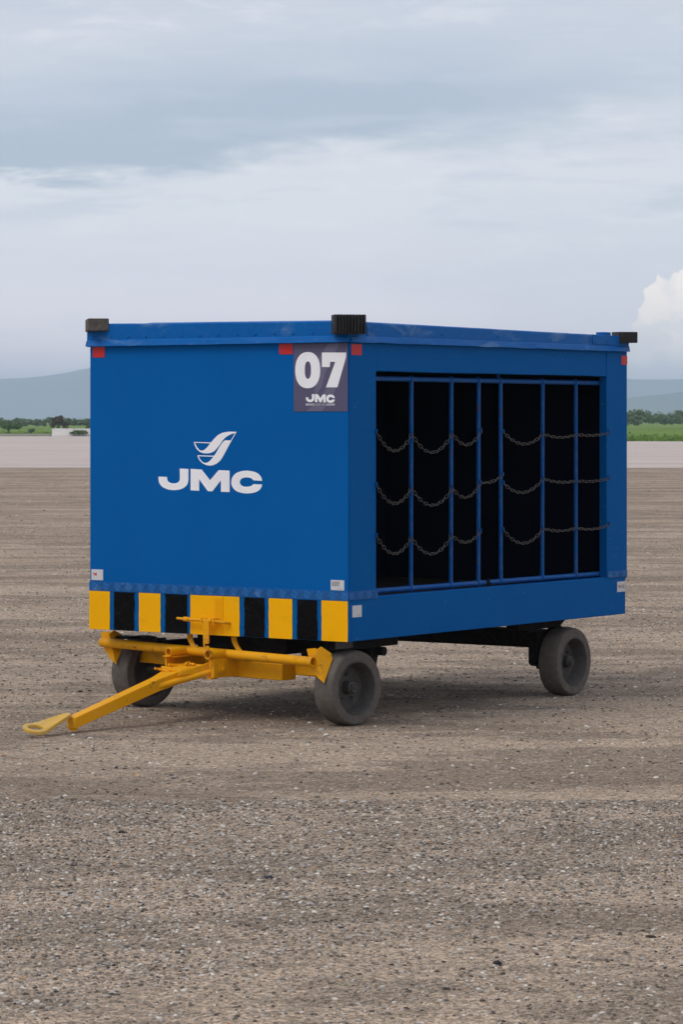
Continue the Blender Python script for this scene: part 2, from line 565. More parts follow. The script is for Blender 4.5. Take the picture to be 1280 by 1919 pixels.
# ---- mountains
def ridge(name, y0, depth, x0, x1, prof, seed, amp):
    nx, ny = 320, 22
    vs = []
    for j in range(ny + 1):
        v = j / ny
        cross = math.sin(math.pi * min(v * 1.15, 1.0)) ** 0.8 if v < 0.87 else max(0.0, (1 - v) / 0.13) * 0.3
        for i in range(nx + 1):
            x = x0 + (x1 - x0) * i / nx
            y = y0 + depth * v
            f = noise.fractal(Vector((x / 1500 + seed, y / 1500, seed * 1.7)), 0.9, 2.1, 5)
            f2 = noise.fractal(Vector((x / 260 + seed, y / 260, 1.3)), 0.8, 2.0, 4)
            z = prof(x) * cross * (1 + 0.08 * f) + amp * f * cross + 2.6 * f2 * cross
            vs.append((x, y, max(z, -0.5) if 0 < j < ny else -0.5))
    fs = [(j * (nx + 1) + i, j * (nx + 1) + i + 1, (j + 1) * (nx + 1) + i + 1, (j + 1) * (nx + 1) + i) for j in range(ny) for i in range(nx)]
    me = bpy.data.meshes.new(name)
    me.from_pydata(vs, [], fs)
    me.polygons.foreach_set('use_smooth', [True] * len(fs))
    me.materials.append(MATS['mountain'])
    o = bpy.data.objects.new(name, me)
    col.objects.link(o)
    return tag(o, kind='structure')


def interp(x, pts):
    return float(np.interp(x, [q[0] for q in pts], [q[1] for q in pts]))


# heights in metres along each range
ridge('mountain_range', 7800, 2200, -7000, 7000,
      lambda x: interp(x, [(-7000, 130), (-3500, 105), (-1300, 110), (-1000, 114), (-880, 120), (-780, 136), (-700, 152), (-500, 156), (-200, 156), (300, 144), (600, 122), (800, 110), (1100, 107), (1800, 120), (4000, 140), (7000, 120)]), 3.3, 3.0)
ridge('hill_range', 5300, 900, -600, 4400,
      lambda x: interp(x, [(-600, 0), (0, 10), (360, 28), (500, 37), (630, 52), (960, 68), (1600, 82), (2800, 52), (4400, 0)]), 8.1, 2.0)

# ---- foliage
def leaf_cloud(rng, crowns, per, size, flat=0.8):
    """crowns: list of (cx, cy, cz, rx, rz). Returns verts, faces of small leaf faces in uneven clumps."""
    V = []
    for (cx, cy, cz, rx, rz) in crowns:
        ncl = rng.integers(7, 12)
        d = rng.normal(size=(ncl, 3))
        d /= np.linalg.norm(d, axis=1)[:, None]
        d[:, 2] = np.where(d[:, 2] < -0.35, -d[:, 2] * 0.5, d[:, 2])
        cc = d * rng.uniform(0.45, 0.85, (ncl, 1)) * np.array([rx, rx, rz]) + np.array([cx, cy, cz])
        cr = rng.uniform(0.25, 0.5, ncl)
        which = rng.integers(0, ncl, per)
        q = rng.normal(size=(per, 3))
        q /= np.linalg.norm(q, axis=1)[:, None]
        pos = cc[which] + q * (rng.uniform(0.35, 1.0, (per, 1)) ** 0.5) * cr[which][:, None] * np.array([rx, rx, rz])
        n = q + rng.normal(scale=0.6, size=(per, 3))
        n /= np.linalg.norm(n, axis=1)[:, None]
        u = np.cross(n, rng.normal(size=(per, 3)))
        u /= np.linalg.norm(u, axis=1)[:, None]
        v = np.cross(n, u)
        s = size * rng.uniform(0.5, 1.2, (per, 1))
        V.append(np.stack([pos - u * s - v * s * 0.6, pos + u * s - v * s * 0.5, pos + u * s * 0.8 + v * s * 0.6, pos - u * s * 0.7 + v * s * 0.7], 1).reshape(-1, 3))
    V = np.concatenate(V)
    V[:, 2] = np.maximum(V[:, 2], 0.02)
    F = np.arange(len(V)).reshape(-1, 4)
    return V, F


def np_mesh(name, V, F, mat):
    me = bpy.data.meshes.new(name)
    me.vertices.add(len(V))
    me.vertices.foreach_set('co', np.asarray(V, np.float32).ravel())
    k_ = F.shape[1]
    me.loops.add(F.size)
    me.loops.foreach_set('vertex_index', F.astype(np.int32).ravel())
    me.polygons.add(len(F))
    me.polygons.foreach_set('loop_start', np.arange(0, F.size, k_, dtype=np.int32))
    me.update(calc_edges=True)
    me.validate()
    me.materials.append(MATS[mat])
    return me


rng = np.random.default_rng(11)
crowns = []
for i in range(460):
    x = rng.uniform(-150, 150)
    y = 455 + 105 * rng.random() ** 1.5
    right = float(np.clip((x + 10) / 30, 0, 1))
    hgt = (rng.uniform(1.2, 1.75) * (1 - right) + rng.uniform(2.0, 3.0) * right) * (1.0 + (y - 455) / 1500)
    rx = hgt * rng.uniform(0.55, 0.95) + 0.25
    crowns.append((x, y, hgt * 0.58, rx, hgt * 0.50))
V, F = leaf_cloud(rng, crowns, 380, 0.17)
o = bpy.data.objects.new('far_wood', np_mesh('far_wood', V, F, 'leaf_wood'))
col.objects.link(o)
tag(o, 'hazy belt of low green trees beyond the airfield grass', 'trees', kind='stuff')

# grass fringe along the far edge of the apron
V = []
cnt = 26000
gx = rng.uniform(-70, 90, cnt)
edge_y = np.interp(gx, [-70, -8, 20, 40, 90], [284.5, 284, 221, 213, 211])
gy = edge_y + rng.exponential(22.0, cnt) + 0.2
gh = rng.uniform(0.06, 0.20, cnt) * (0.6 + 0.8 * (rng.random(cnt) ** 3))
gw = rng.uniform(0.06, 0.2, cnt)
ang = rng.uniform(0, 3.14, cnt)
ux, uy = np.cos(ang) * gw, np.sin(ang) * gw
lx = rng.normal(scale=0.05, size=cnt)
z0 = np.full(cnt, 0.0)
V = np.stack([np.stack([gx - ux, gy - uy, z0], 1), np.stack([gx + ux, gy + uy, z0], 1),
              np.stack([gx + ux * 0.7 + lx, gy + uy, gh], 1), np.stack([gx - ux * 0.5 + lx, gy - uy, gh * 0.8], 1)], 1).reshape(-1, 3)
o = bpy.data.objects.new('grass', np_mesh('grass', V, np.arange(len(V)).reshape(-1, 4), 'grass_blades'))
col.objects.link(o)
tag(o, 'bright green grass along the far edge of the pale apron', 'grass', kind='stuff')


def shrub(name, x, y, w_, h_, mat, label, cat, group=None, per=900, trunk=True, size=0.08):
    root = empty(name, (x, y, 0))
    cr = [(0, 0, h_ * 0.55, w_ * 0.5, h_ * 0.46)]
    V, F = leaf_cloud(rng, cr, per, size)
    link_mesh('crown', np_mesh('crown', V, F, mat), root)
    m = MB()
    m.tube((0, 0, -0.02), (0.03, 0, h_ * 0.55), 0.05 * h_, 8, 0.02 * h_)
    for q in range(4):
        a = q * 1.6 + rnd.random()
        m.tube((0.02, 0, h_ * 0.3), (math.cos(a) * w_ * 0.3, math.sin(a) * w_ * 0.3, h_ * 0.7), 0.022 * h_, 6, 0.008 * h_)
    m.build('trunk', 'bark', root)
    return tag(root, label, cat, group)


shrub('shrub', -27.5, 300, 1.9, 2.05, 'leaf_brown', 'brown dried bushy shrub rising behind the white barriers', 'shrub')
shrub('shrub', -33.6, 312, 2.9, 1.35, 'leaf_bright', 'wide green shrub at the left edge beside the grass strip', 'shrub')
shrub('shrub', -30.9, 308, 0.8, 0.62, 'leaf_wood', 'tiny dark shrub alone on the pale grass strip', 'shrub')
shrub('shrub', -23.9, 281.6, 2.0, 0.55, 'leaf_bright', 'low green shrub in front of the barriers, touching the blue cart', 'shrub')
shrub('shrub', 28.0, 240, 1.0, 0.42, 'leaf_bright', 'small weedy shrub in the grass right of the cart', 'shrub')
shrub('shrub', -24.2, 300, 1.6, 1.0, 'leaf_bright', 'pale green shrub peeping over the barriers near the cart', 'shrub')

# ---- white road barriers at the far left edge of the apron
bar_prof = [(-0.30, 0.0), (0.30, 0.0), (0.30, 0.08), (0.17, 0.30), (0.11, 0.72), (-0.11, 0.72), (-0.17, 0.30), (-0.30, 0.08)]
for i, lab in enumerate(['white concrete road barrier standing clear at the left end of the row',
                         'white concrete road barrier half hidden by the low shrub and the cart']):
    m = MB()
    x0 = -26.4 + i * 2.06
    m.plate([(x0, 282.4 + a, b) for a, b in bar_prof], (2.0, 0, 0))
    o = m.build('road_barrier', 'barrier_white', None, 0.02)
    tag(o, lab, 'barrier', 'white barriers along the apron edge')
m = MB()
m.box(-75, -26.6, 284.4, 284.9, 0.0, 0.22)
o = m.build('kerb', 'kerb_concrete', None, 0.02)
tag(o, 'long pale concrete kerb left of the white barriers', 'kerb')


# outlines of the lettering on the front wall (y, z in metres)
J=[(1.111,1.333),(1.052,1.331),(1.052,1.272),(1.054,1.262),(1.057,1.253),(1.062,1.245),(1.07,1.238),(1.08,1.232),(1.091,1.226),(1.104,1.222),(1.119,1.219),(1.136,1.217),(1.154,1.216),(1.172,1.217),(1.189,1.219),(1.204,1.223),(1.217,1.227),(1.229,1.232),(1.238,1.238),(1.246,1.246),(1.252,1.254),(1.255,1.262),(1.257,1.272),(1.257,1.288),(1.198,1.287),(1.198,1.277),(1.197,1.273),(1.195,1.269),(1.193,1.265),(1.189,1.262),(1.185,1.259),(1.18,1.257),(1.175,1.255),(1.169,1.254),(1.162,1.253),(1.154,1.253),(1.146,1.253),(1.139,1.253),(1.133,1.255),(1.127,1.257),(1.122,1.259),(1.118,1.262),(1.115,1.266),(1.112,1.27),(1.111,1.274),(1.11,1.279)]
M=[(1.037,1.332),(0.962,1.329),(0.905,1.272),(0.847,1.327),(0.774,1.325),(0.774,1.211),(0.832,1.212),(0.832,1.273),(0.89,1.213),(0.92,1.214),(0.979,1.277),(0.979,1.215),(1.037,1.217)]
C=[(0.558,1.273),(0.56,1.283),(0.564,1.292),(0.57,1.299),(0.577,1.306),(0.587,1.312),(0.598,1.317),(0.611,1.321),(0.626,1.323),(0.642,1.325),(0.659,1.326),(0.677,1.325),(0.694,1.323),(0.71,1.319),(0.723,1.315),(0.735,1.309),(0.744,1.302),(0.752,1.294),(0.758,1.285),(0.761,1.276),(0.762,1.265),(0.762,1.254),(0.758,1.244),(0.753,1.236),(0.745,1.228),(0.736,1.221),(0.724,1.215),(0.71,1.211),(0.695,1.208),(0.678,1.206),(0.659,1.205),(0.642,1.206),(0.626,1.208),(0.611,1.21),(0.598,1.214),(0.587,1.218),(0.577,1.224),(0.57,1.23),(0.564,1.237),(0.56,1.245),(0.558,1.254),(0.616,1.255),(0.619,1.253),(0.622,1.25),(0.625,1.248),(0.629,1.246),(0.634,1.245),(0.639,1.243),(0.644,1.242),(0.65,1.242),(0.656,1.241),(0.662,1.241),(0.67,1.241),(0.677,1.242),(0.683,1.243),(0.689,1.245),(0.694,1.247),(0.698,1.25),(0.701,1.253),(0.704,1.257),(0.705,1.261),(0.706,1.266),(0.705,1.27),(0.703,1.274),(0.701,1.277),(0.697,1.281),(0.693,1.283),(0.688,1.286),(0.682,1.287),(0.675,1.289),(0.667,1.29),(0.659,1.29),(0.653,1.29),(0.647,1.289),(0.641,1.289),(0.636,1.288),(0.631,1.286),(0.627,1.284),(0.623,1.282),(0.62,1.28),(0.617,1.278),(0.615,1.275)]
A1=[(0.727,1.531),(0.777,1.532),(0.822,1.526),(0.854,1.512),(0.877,1.494),(0.901,1.472),(0.922,1.45),(0.942,1.435),(0.961,1.429),(0.977,1.433),(0.99,1.445),(1.0,1.457),(1.007,1.472),(1.015,1.476),(1.007,1.455),(0.994,1.437),(0.974,1.423),(0.951,1.416),(0.925,1.415),(0.9,1.418),(0.877,1.427),(0.858,1.443),(0.838,1.463),(0.819,1.486),(0.8,1.502),(0.777,1.513),(0.758,1.52),(0.737,1.524)]
A2=[(0.727,1.531),(0.737,1.524),(0.766,1.485),(0.76,1.485)]
A3=[(1.015,1.476),(0.9,1.474),(0.905,1.469),(1.007,1.472)]
B1=[(0.803,1.486),(0.76,1.485),(0.822,1.394),(0.838,1.376),(0.861,1.361),(0.883,1.353),(0.906,1.35),(0.932,1.353),(0.955,1.362),(0.974,1.376),(0.986,1.392),(0.99,1.405),(0.983,1.4),(0.976,1.388),(0.964,1.375),(0.951,1.367),(0.938,1.364),(0.922,1.367),(0.906,1.376),(0.89,1.39),(0.879,1.402),(0.867,1.415),(0.851,1.438),(0.835,1.458),(0.819,1.476)]
B3=[(0.99,1.405),(0.875,1.403),(0.881,1.398),(0.983,1.4)]
SEVEN=[(0.168,1.944),(0.014,1.942),(0.014,1.921),(0.069,1.763),(0.142,1.763),(0.083,1.894),(0.114,1.896),(0.118,1.868),(0.168,1.869)]


# ================================================================== the baggage cart
# cart frame: x = rearwards along the open side, y = leftwards along the front, z = up; origin below the near front corner
cart = empty('baggage_cart', (0.0359, 16.0, 0.0), R(54.65))
tag(cart, 'blue covered baggage cart with black and yellow striped skirt and yellow tow bar', 'baggage cart')
L, W = 2.85, 1.738
ZB, ZS, ZW = 0.447, 0.660, 2.0


def ripple(x, y, z, amp, sc, seed):
    return amp * noise.fractal(Vector((x * sc + seed, y * sc, z * sc)), 0.8, 2.0, 3)


# front wall: thin sheet, very slightly uneven
m = MB()
ny, nz = 24, 20
vs = [(0.0015 + abs(ripple(0, W * i / ny, ZS + (ZW - ZS) * j / nz, 0.0012, 1.7, 2.0)), 0.001 + (W - 0.001) * i / ny, ZS + (ZW - ZS) * j / nz) for j in range(nz + 1) for i in range(ny + 1)]
m.add(vs, [(j * (ny + 1) + i, j * (ny + 1) + i + 1, (j + 1) * (ny + 1) + i + 1, (j + 1) * (ny + 1) + i) for j in range(nz) for i in range(ny)], True)
m.box(0.0035, 0.03, 0.0508, W - 0.002, ZS, ZW)
m.build('front_panel', 'blue_panel', cart, sharp=60)
# skirt under it
MB().box(-0.004, 0.03, 0.0, W, ZB, ZS).build('front_skirt', 'blue_frame', cart, 0.003)
# side frame
MB().box(0.0065, 0.252, 0.0, 0.05, ZS, ZW).build('front_post', 'blue_frame', cart, 0.003)
MB().box(2.625, L + 0.012, 0.0, 0.05, ZS, ZW).build('rear_post', 'blue_frame', cart, 0.003)
def strip(sections, name):
    """continuous bar through a list of 4-corner sections"""
    m = MB()
    vs = [q for sec in sections for q in sec]
    k_ = len(sections)
    fs = [(i * 4 + j, i * 4 + (j + 1) % 4, i * 4 + 4 + (j + 1) % 4, i * 4 + 4 + j) for i in range(k_ - 1) for j in range(4)]
    m.add(vs, fs + [(0, 1, 2, 3), tuple(4 * (k_ - 1) + j for j in (3, 2, 1, 0))])
    return m.build(name, 'blue_frame', cart, 0.004, sharp=40)


n_ = 24
secs = []
for i in range(n_ + 1):
    xa = 0.2535 + 2.370 * i / n_
    za = 1.848 + ripple(xa, 0, 0, 0.003, 1.6, 5)
    secs.append([(xa, 0.002, za), (xa, 0.05, za), (xa, 0.05, ZW), (xa, 0.002, ZW)])
strip(secs, 'header')
secs = []
for i in range(n_ + 1):
    xa = 0.031 + (L - 0.035) * i / n_
    ya = 0.001 + abs(ripple(xa, 1, 0, 0.002, 2.1, 9))
    secs.append([(xa, ya, ZB), (xa, 0.05, ZB), (xa, 0.05, ZS + 0.012), (xa, ya, ZS + 0.012)])
strip(secs, 'side_sill')
# far walls, floor and roof
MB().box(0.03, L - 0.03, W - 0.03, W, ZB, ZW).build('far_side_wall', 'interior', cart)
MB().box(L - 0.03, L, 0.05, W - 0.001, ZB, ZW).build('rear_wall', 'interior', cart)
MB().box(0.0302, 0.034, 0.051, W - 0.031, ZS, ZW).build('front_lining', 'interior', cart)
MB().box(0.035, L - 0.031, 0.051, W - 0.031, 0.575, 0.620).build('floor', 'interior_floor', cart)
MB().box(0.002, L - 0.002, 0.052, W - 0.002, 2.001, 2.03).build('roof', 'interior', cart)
m = MB()
m.hexa([(-0.005, -0.005, 2.08), (L, -0.005, 2.068), (L, W, 2.085), (-0.005, W, 2.098), (0.25, 0.25, 2.12), (L - 0.25, 0.25, 2.105), (L - 0.25, W - 0.25, 2.12), (0.25, W - 0.25, 2.13)])
m.build('roof_sheet', 'blue_fascia', cart)


# roof edge: riveted band with a flared lip, bent here and there
def fascia(p0, p1, out, ztop0, ztop1, seed, nseg=44, bend=1.0):
    m = MB()
    rows = []
    for i in range(nseg + 1):
        t_ = i / nseg
        x = p0[0] + (p1[0] - p0[0]) * t_
        y = p0[1] + (p1[1] - p0[1]) * t_
        zt = ztop0 + (ztop1 - ztop0) * t_ + ripple(x, y, 0, 0.003, 1.3, seed)
        r1 = ripple(x, y, 1, 0.004 * bend, 3.0, seed + 3)
        r2 = ripple(x, y, 2, 0.006 * bend, 5.0, seed + 6)
        prof = [(0.027 + r2, ZW - 0.004 + r2 * 0.7), (0.025 + r2, ZW + 0.002 + r2 * 0.7), (0.018 + r1, ZW + 0.024 + r1 * 0.4), (0.012 + r1 * 0.5, ZW + 0.030 + r1 * 0.4),
                (0.012 + r1, ZW + 0.062), (0.011, zt - 0.006), (0.005, zt), (-0.03, zt + 0.002)]
        rows.append([(x + out[0] * o_, y + out[1] * o_, z) for o_, z in prof])
    k_ = len(rows[0])
    vs = [q for r in rows for q in r]
    m.add(vs, [(i * k_ + j, i * k_ + j + 1, (i + 1) * k_ + j + 1, (i + 1) * k_ + j) for i in range(nseg) for j in range(k_ - 1)], True)
    b = len(m.v)
    # closed underside and ends
    base = [(p0[0] + (p1[0] - p0[0]) * i / nseg, p0[1] + (p1[1] - p0[1]) * i / nseg, ZW - 0.002) for i in range(nseg + 1)]
    m.add([r[0] for r in rows] + base, [(i, i + 1, nseg + 2 + i, nseg + 1 + i) for i in range(nseg)])
    for r, bb in ((rows[0], base[0]), (rows[-1], base[-1])):
        m.add(r + [bb], [tuple(range(len(r) + 1))])
    return m


ff = fascia((0.0, -0.012), (0.0, W + 0.012), (-1, 0), 2.106, 2.120, 1.0, 44, 0.4).build('front_fascia', 'blue_fascia', cart, sharp=25)
fs_ = fascia((0.0, 0.0), (L, 0.0), (0, -1), 2.104, 2.087, 4.0, 60, 0.9).build('side_fascia', 'blue_fascia', cart, sharp=25)
fascia((L, -0.012), (L, W + 0.012), (1, 0), 2.087, 2.098, 7.0).build('rear_fascia', 'blue_fascia', cart)
fascia((0.0, W), (L, W), (0, 1), 2.120, 2.10, 9.0).build('far_fascia', 'blue_fascia', cart)
m = MB()
m.box(2.44, 2.846, -0.017, -0.011, 2.034, 2.088)
m.build('patch_plate', 'blue_fascia', cart, 0.001)
MB().box(0.150, 0.166, -0.0165, -0.011, 2.034, 2.094).build('cover_strip', 'blue_fascia', cart, 0.001)
MB().box(2.62, 2.70, 0.015, 0.07, 2.080, 2.108).build('roof_lug', 'blue_fascia', cart, 0.002)

# rivets
m = MB()
m.lathe([(0.0072, 0.0), (0.0066, -0.003), (0.004, -0.0052), (0.0, -0.006)], 10)
rivet = m.mesh('rivet', 'blue_fascia')
for i in range(14):
    link_mesh('rivet', rivet, ff, (-0.0115, 1.705 - i * 0.1235, 2.046), (0, 0, R(-90)))
for x in (0.195, 0.86, 1.42, 1.98, 2.41, 2.47, 2.60, 2.72):
    link_mesh('rivet', rivet, fs_, (x, -0.011 if x < 2.44 else -0.016, 2.056 - x * 0.003), (0, 0, 0))


# corner buffers
def buffer_block(cx, cy, ang, z0, z1, mat, ribs, notch=False):
    """block set across a corner; local t = along its length, n = outwards"""
    m = MB()
    hl, n0, n1 = 0.083, -0.060, 0.055
    if ribs:
        m.box(-hl, hl, n0, n1 - 0.014, z0, z1)
        nr = 10
        for i in range(nr):
            a = -hl + 2 * hl * i / nr
            m.box(a + 0.0035, a + 2 * hl / nr - 0.0035, n1 - 0.0155, n1, z0 + 0.002, z1 - 0.002)
    else:
        m.box(-hl, hl, n0, n1, z0, z1)
    c, s = math.cos(ang), math.sin(ang)          # outward direction
    m.xf(lambda x, y, z: (cx + c * y - s * x, cy + s * y + c * x, z + 0.02 * x * (0 if ribs else 1)))
    return m.build('corner_buffer', mat, cart, 0.004)


b1 = buffer_block(-0.012, -0.012, R(225), 2.037, 2.137, 'rubber_black', True)
b1['label'] = 'ribbed black rubber buffer on the near corner'
b2 = buffer_block(0.002, W - 0.045, R(135), 2.078, 2.146, 'rubber_grey', False)
b2['label'] = 'worn grey rubber buffer on the left corner'
b3 = buffer_block(L - 0.012, 0.0, R(-45), 2.048, 2.113, 'rubber_black', False)
b3['label'] = 'chipped black rubber buffer on the rear corner'
buffer_block(L, W, R(45), 2.055, 2.12, 'rubber_black', False)

# tread plate along the foot of the front wall, folded round both posts
def tread(name, w0, w1, place, z0=0.659, z1=0.709):
    m = MB()
    m.add([place(w0, z0, 0), place(w1, z0, 0), place(w1, z1, 0), place(w0, z1, 0),
           place(w0, z0, 0.003), place(w1, z0, 0.003), place(w1, z1, 0.003), place(w0, z1, 0.003)],
          [(0, 1, 2, 3), (7, 6, 5, 4), (0, 4, 5, 1), (1, 5, 6, 2), (2, 6, 7, 3), (3, 7, 4, 0)])
    o = m.build(name, 'blue_tread', cart)
    q = MB()
    pitch, g_ = 0.040, 0
    x = w0 + 0.004
    while x + pitch < w1 + 0.02:
        for r_ in range(5):
            d = 1 if g_ % 2 == 0 else -1
            cx = x + pitch * 0.5
            off = (r_ - 2) * 0.0092
            a0, a1 = (cx - 0.017, cx + 0.017)
            zc = (z0 + z1) / 2
            pa = (a0 + off * 0.5, zc - d * 0.016 + off * d * -0.9)
            pb = (a1 + off * 0.5, zc + d * 0.016 + off * d * -0.9)
            if min(pa[0], pb[0]) < w0 + 0.002 or max(pa[0], pb[0]) > w1 - 0.002:
                continue
            za, zb = max(z0 + 0.003, min(z1 - 0.003, pa[1])), max(z0 + 0.003, min(z1 - 0.003, pb[1]))
            nx_, nz_ = (zb - za), -(pb[0] - pa[0])
            ln = math.hypot(nx_, nz_)
            nx_, nz_ = nx_ / ln * 0.0017, nz_ / ln * 0.0017
            b_ = [place(pa[0] + nx_, za + nz_, 0.003), place(pb[0] + nx_, zb + nz_, 0.003), place(pb[0] - nx_, zb - nz_, 0.003), place(pa[0] - nx_, za - nz_, 0.003)]
            t2 = [place(pa[0] + nx_ * .4, za + nz_ * .4, 0.0052), place(pb[0] + nx_ * .4, zb + nz_ * .4, 0.0052), place(pb[0] - nx_ * .4, zb - nz_ * .4, 0.0052), place(pa[0] - nx_ * .4, za - nz_ * .4, 0.0052)]
            q.hexa(b_ + t2)
        x += pitch
        g_ += 1
    r = q.build('tread_ribs', 'tread_worn_glint', o)
    r['kind'] = 'stuff'
    return o


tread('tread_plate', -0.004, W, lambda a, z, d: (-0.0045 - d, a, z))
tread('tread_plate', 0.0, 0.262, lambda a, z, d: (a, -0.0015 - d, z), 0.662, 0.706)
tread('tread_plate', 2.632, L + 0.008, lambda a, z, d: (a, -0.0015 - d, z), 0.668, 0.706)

# painted hazard stripes on the skirt, hand-masked edges
def stripe(y0, y1, z0, z1, mat, wob):
    rr = random.Random(int(y0 * 1000))
    k_ = 9
    a = [(-0.0055, y0 + rr.uniform(-wob, wob), z0 + (z1 - z0) * i / k_) for i in range(k_ + 1)]
    b = [(-0.0055, y1 + rr.uniform(-wob, wob), z0 + (z1 - z0) * i / k_) for i in range(k_ + 1)]
    m = MB()
    m.plate(a + b[::-1], (-0.0012, 0, 0))
    return m.build('hazard_stripe', mat, cart)


for y0, y1 in ((1.593, 1.738), (1.238, 1.387), (0.703, 1.033), (0.356, 0.509), (0.0, 0.166)):
    stripe(y0, y1, ZB + 0.001, 0.6575, 'yellow_stripe', 0.0014)
for y0, y1 in ((1.420, 1.563), (1.055, 1.205), (0.537, 0.671), (0.194, 0.325)):
    stripe(y0, y1, ZB + 0.002, 0.656, 'black_stripe', 0.003)


# ---- lettering and emblem
def flat_poly(name, pts, x, mat, parent, th=0.0007):
    m = MB()
    m.plate([(x, a, b) for a, b in pts], (-th, 0, 0))
    return m.build(name, mat, parent)


XF = 0.0012     # just proud of the wall
for pts in (J, M, C):
    o = flat_poly('letter', pts, XF, 'white_vinyl', cart)
    o['label'] = 'white letter %s of the wall lettering' % {id(J): 'J', id(M): 'M', id(C): 'C'}[id(pts)]
m = MB()
for q in (A1, B1):
    m.plate([(XF, a, b) for a, b in q], (-0.0007, 0, 0))
for i, q in enumerate((A2, A3, B3)):
    m.plate([(XF - 0.0002 * (i + 1) / 4, a, b) for a, b in q], (-0.0008, 0, 0))
o = m.build('emblem', 'white_vinyl', cart)
o['label'] = 'white winged S-shaped emblem above the letters'

sign = MB().box(-0.0006, 0.0012, 0.005, 0.350, 1.638, 1.9925).build('number_sign', 'sign_plum', cart)
sign['label'] = 'plum number sign reading 07'
flat_poly('sign_band', [(0.196, 1.906), (0.129, 1.990), (0.055, 1.990), (0.150, 1.832), (0.166, 1.772), (0.225, 1.700), (0.2, 1.80)], -0.0007, 'sign_swoosh', sign, 0.0002)
flat_poly('sign_band', [(0.268, 1.6395), (0.166, 1.6395), (0.092, 1.735), (0.0065, 1.905), (0.0065, 1.965), (0.10, 1.82), (0.18, 1.70)], -0.0007, 'sign_swoosh', sign, 0.0002)
n_ = 40


def sup(cx, cz, rx, rz, e):
    out = []
    for i in range(n_):
        a = 2 * math.pi * i / n_
        c, s = math.cos(a), math.sin(a)
        out.append((-0.0011, cx + math.copysign(abs(c) ** (2 / e), c) * rx, cz + math.copysign(abs(s) ** (2 / e), s) * rz))
    return out


MB().ring_plate(sup(0.2595, 1.8535, 0.0805, 0.0945, 2.25), sup(0.258, 1.8535, 0.020, 0.0455, 2.4), (-0.0005, 0, 0)).build('digit', 'white_vinyl', sign)
flat_poly('digit', SEVEN, -0.0011, 'white_vinyl', sign, 0.0005)
jx0, jz0 = 1.257, 1.333
s_y, s_z = (0.271 - 0.086) / (1.257 - 0.558), 0.046 / (1.333 - 1.205)
for pts in (J, M, C):
    flat_poly('letter', [(0.271 - (jx0 - a) * s_y, 1.7285 - (jz0 - b) * s_z) for a, b in pts], -0.0011, 'white_vinyl', sign, 0.0004)


def text_mesh(name, body, size, mat, parent, y_left, z_base, x, width=None, side=False, bold=0.0):
    cu = bpy.data.curves.new(name, 'FONT')
    cu.body = body
    cu.size = size
    cu.offset = bold
    ob = bpy.data.objects.new(name, cu)
    col.objects.link(ob)
    dg = bpy.context.evaluated_depsgraph_get()
    me = bpy.data.meshes.new_from_object(ob.evaluated_get(dg))
    bpy.data.objects.remove(ob)
    xs_ = [v.co.x for v in me.vertices]
    wd = max(xs_) - min(xs_)
    k_ = (width / wd) if width else 1.0
    mn = min(xs_)
    for v in me.vertices:
        u_, z_ = (v.co.x - mn) * k_, v.co.y
        v.co = (y_left + u_, x, z_base + z_) if side else (x, y_left - u_, z_base + z_)
    me.materials.clear()
    me.materials.append(MATS[mat])
    o = bpy.data.objects.new(name, me)
    col.objects.link(o)
    o.parent = parent
    return o


text_mesh('small_lettering', 'SERVICIOS ESPECIALIZADOS', 0.0135, 'white_vinyl', sign, 0.2725, 1.6695, -0.0009, 0.186, bold=0.0002)

# red reflective tape
for y0, y1, z0, z1 in ((1.634, 1.718, 1.936, 1.9935), (0.357, 0.446, 1.938, 1.9935)):
    MB().box(-0.0006, 0.0012, y0, y1, z0, z1).build('red_reflector', 'red_tape', cart)
for x0, x1, z0, z1 in ((0.026, 0.118, 1.930, 1.987), (2.795, 2.861, 1.919, 1.972)):
    MB().box(x0, x1, -0.0018, 0.0005, z0, z1).build('red_reflector', 'red_tape', cart)
# white stickers with small print
s1 = MB().box(-0.0008, 0.0012, 1.645, 1.728, 0.716, 0.775).build('sticker', 'sticker', cart)
text_mesh('sticker_mark', '3M', 0.021, 'print_red', s1, 1.716, 0.741, -0.0011, bold=0.0012)
s2 = MB().box(-0.0008, 0.0012, 0.027, 0.112, 0.712, 0.765).build('sticker', 'sticker', cart)
flat_poly('sticker_print', [(0.105, 0.758), (0.052, 0.758), (0.060, 0.733), (0.105, 0.733)], -0.0010, 'print_grey', s2, 0.0002)
flat_poly('sticker_print', [(0.066, 0.722), (0.038, 0.722), (0.038, 0.719), (0.066, 0.719)], -0.0010, 'print_grey', s2, 0.0002)
s3 = MB().box(0.034, 0.118, -0.0016, 0.0005, 0.572, 0.633).build('sticker', 'sticker', cart)
MB().box(0.040, 0.096, -0.0020, -0.0017, 0.604, 0.626).build('sticker_print', 'sticker', s3)
MB().box(0.076, 0.108, -0.0020, -0.0017, 0.581, 0.584).build('sticker_print', 'print_grey', s3)
s4 = MB().box(2.745, 2.836, -0.0016, 0.0005, 0.580, 0.641).build('sticker', 'sticker', cart)
text_mesh('sticker_mark', '3M', 0.021, 'print_red', s4, 2.757, 0.604, -0.0022, side=True, bold=0.0012)
MB().box(2.795, 2.826, -0.0020, -0.0017, 0.600, 0.622).build('sticker_print', 'print_grey', s4)

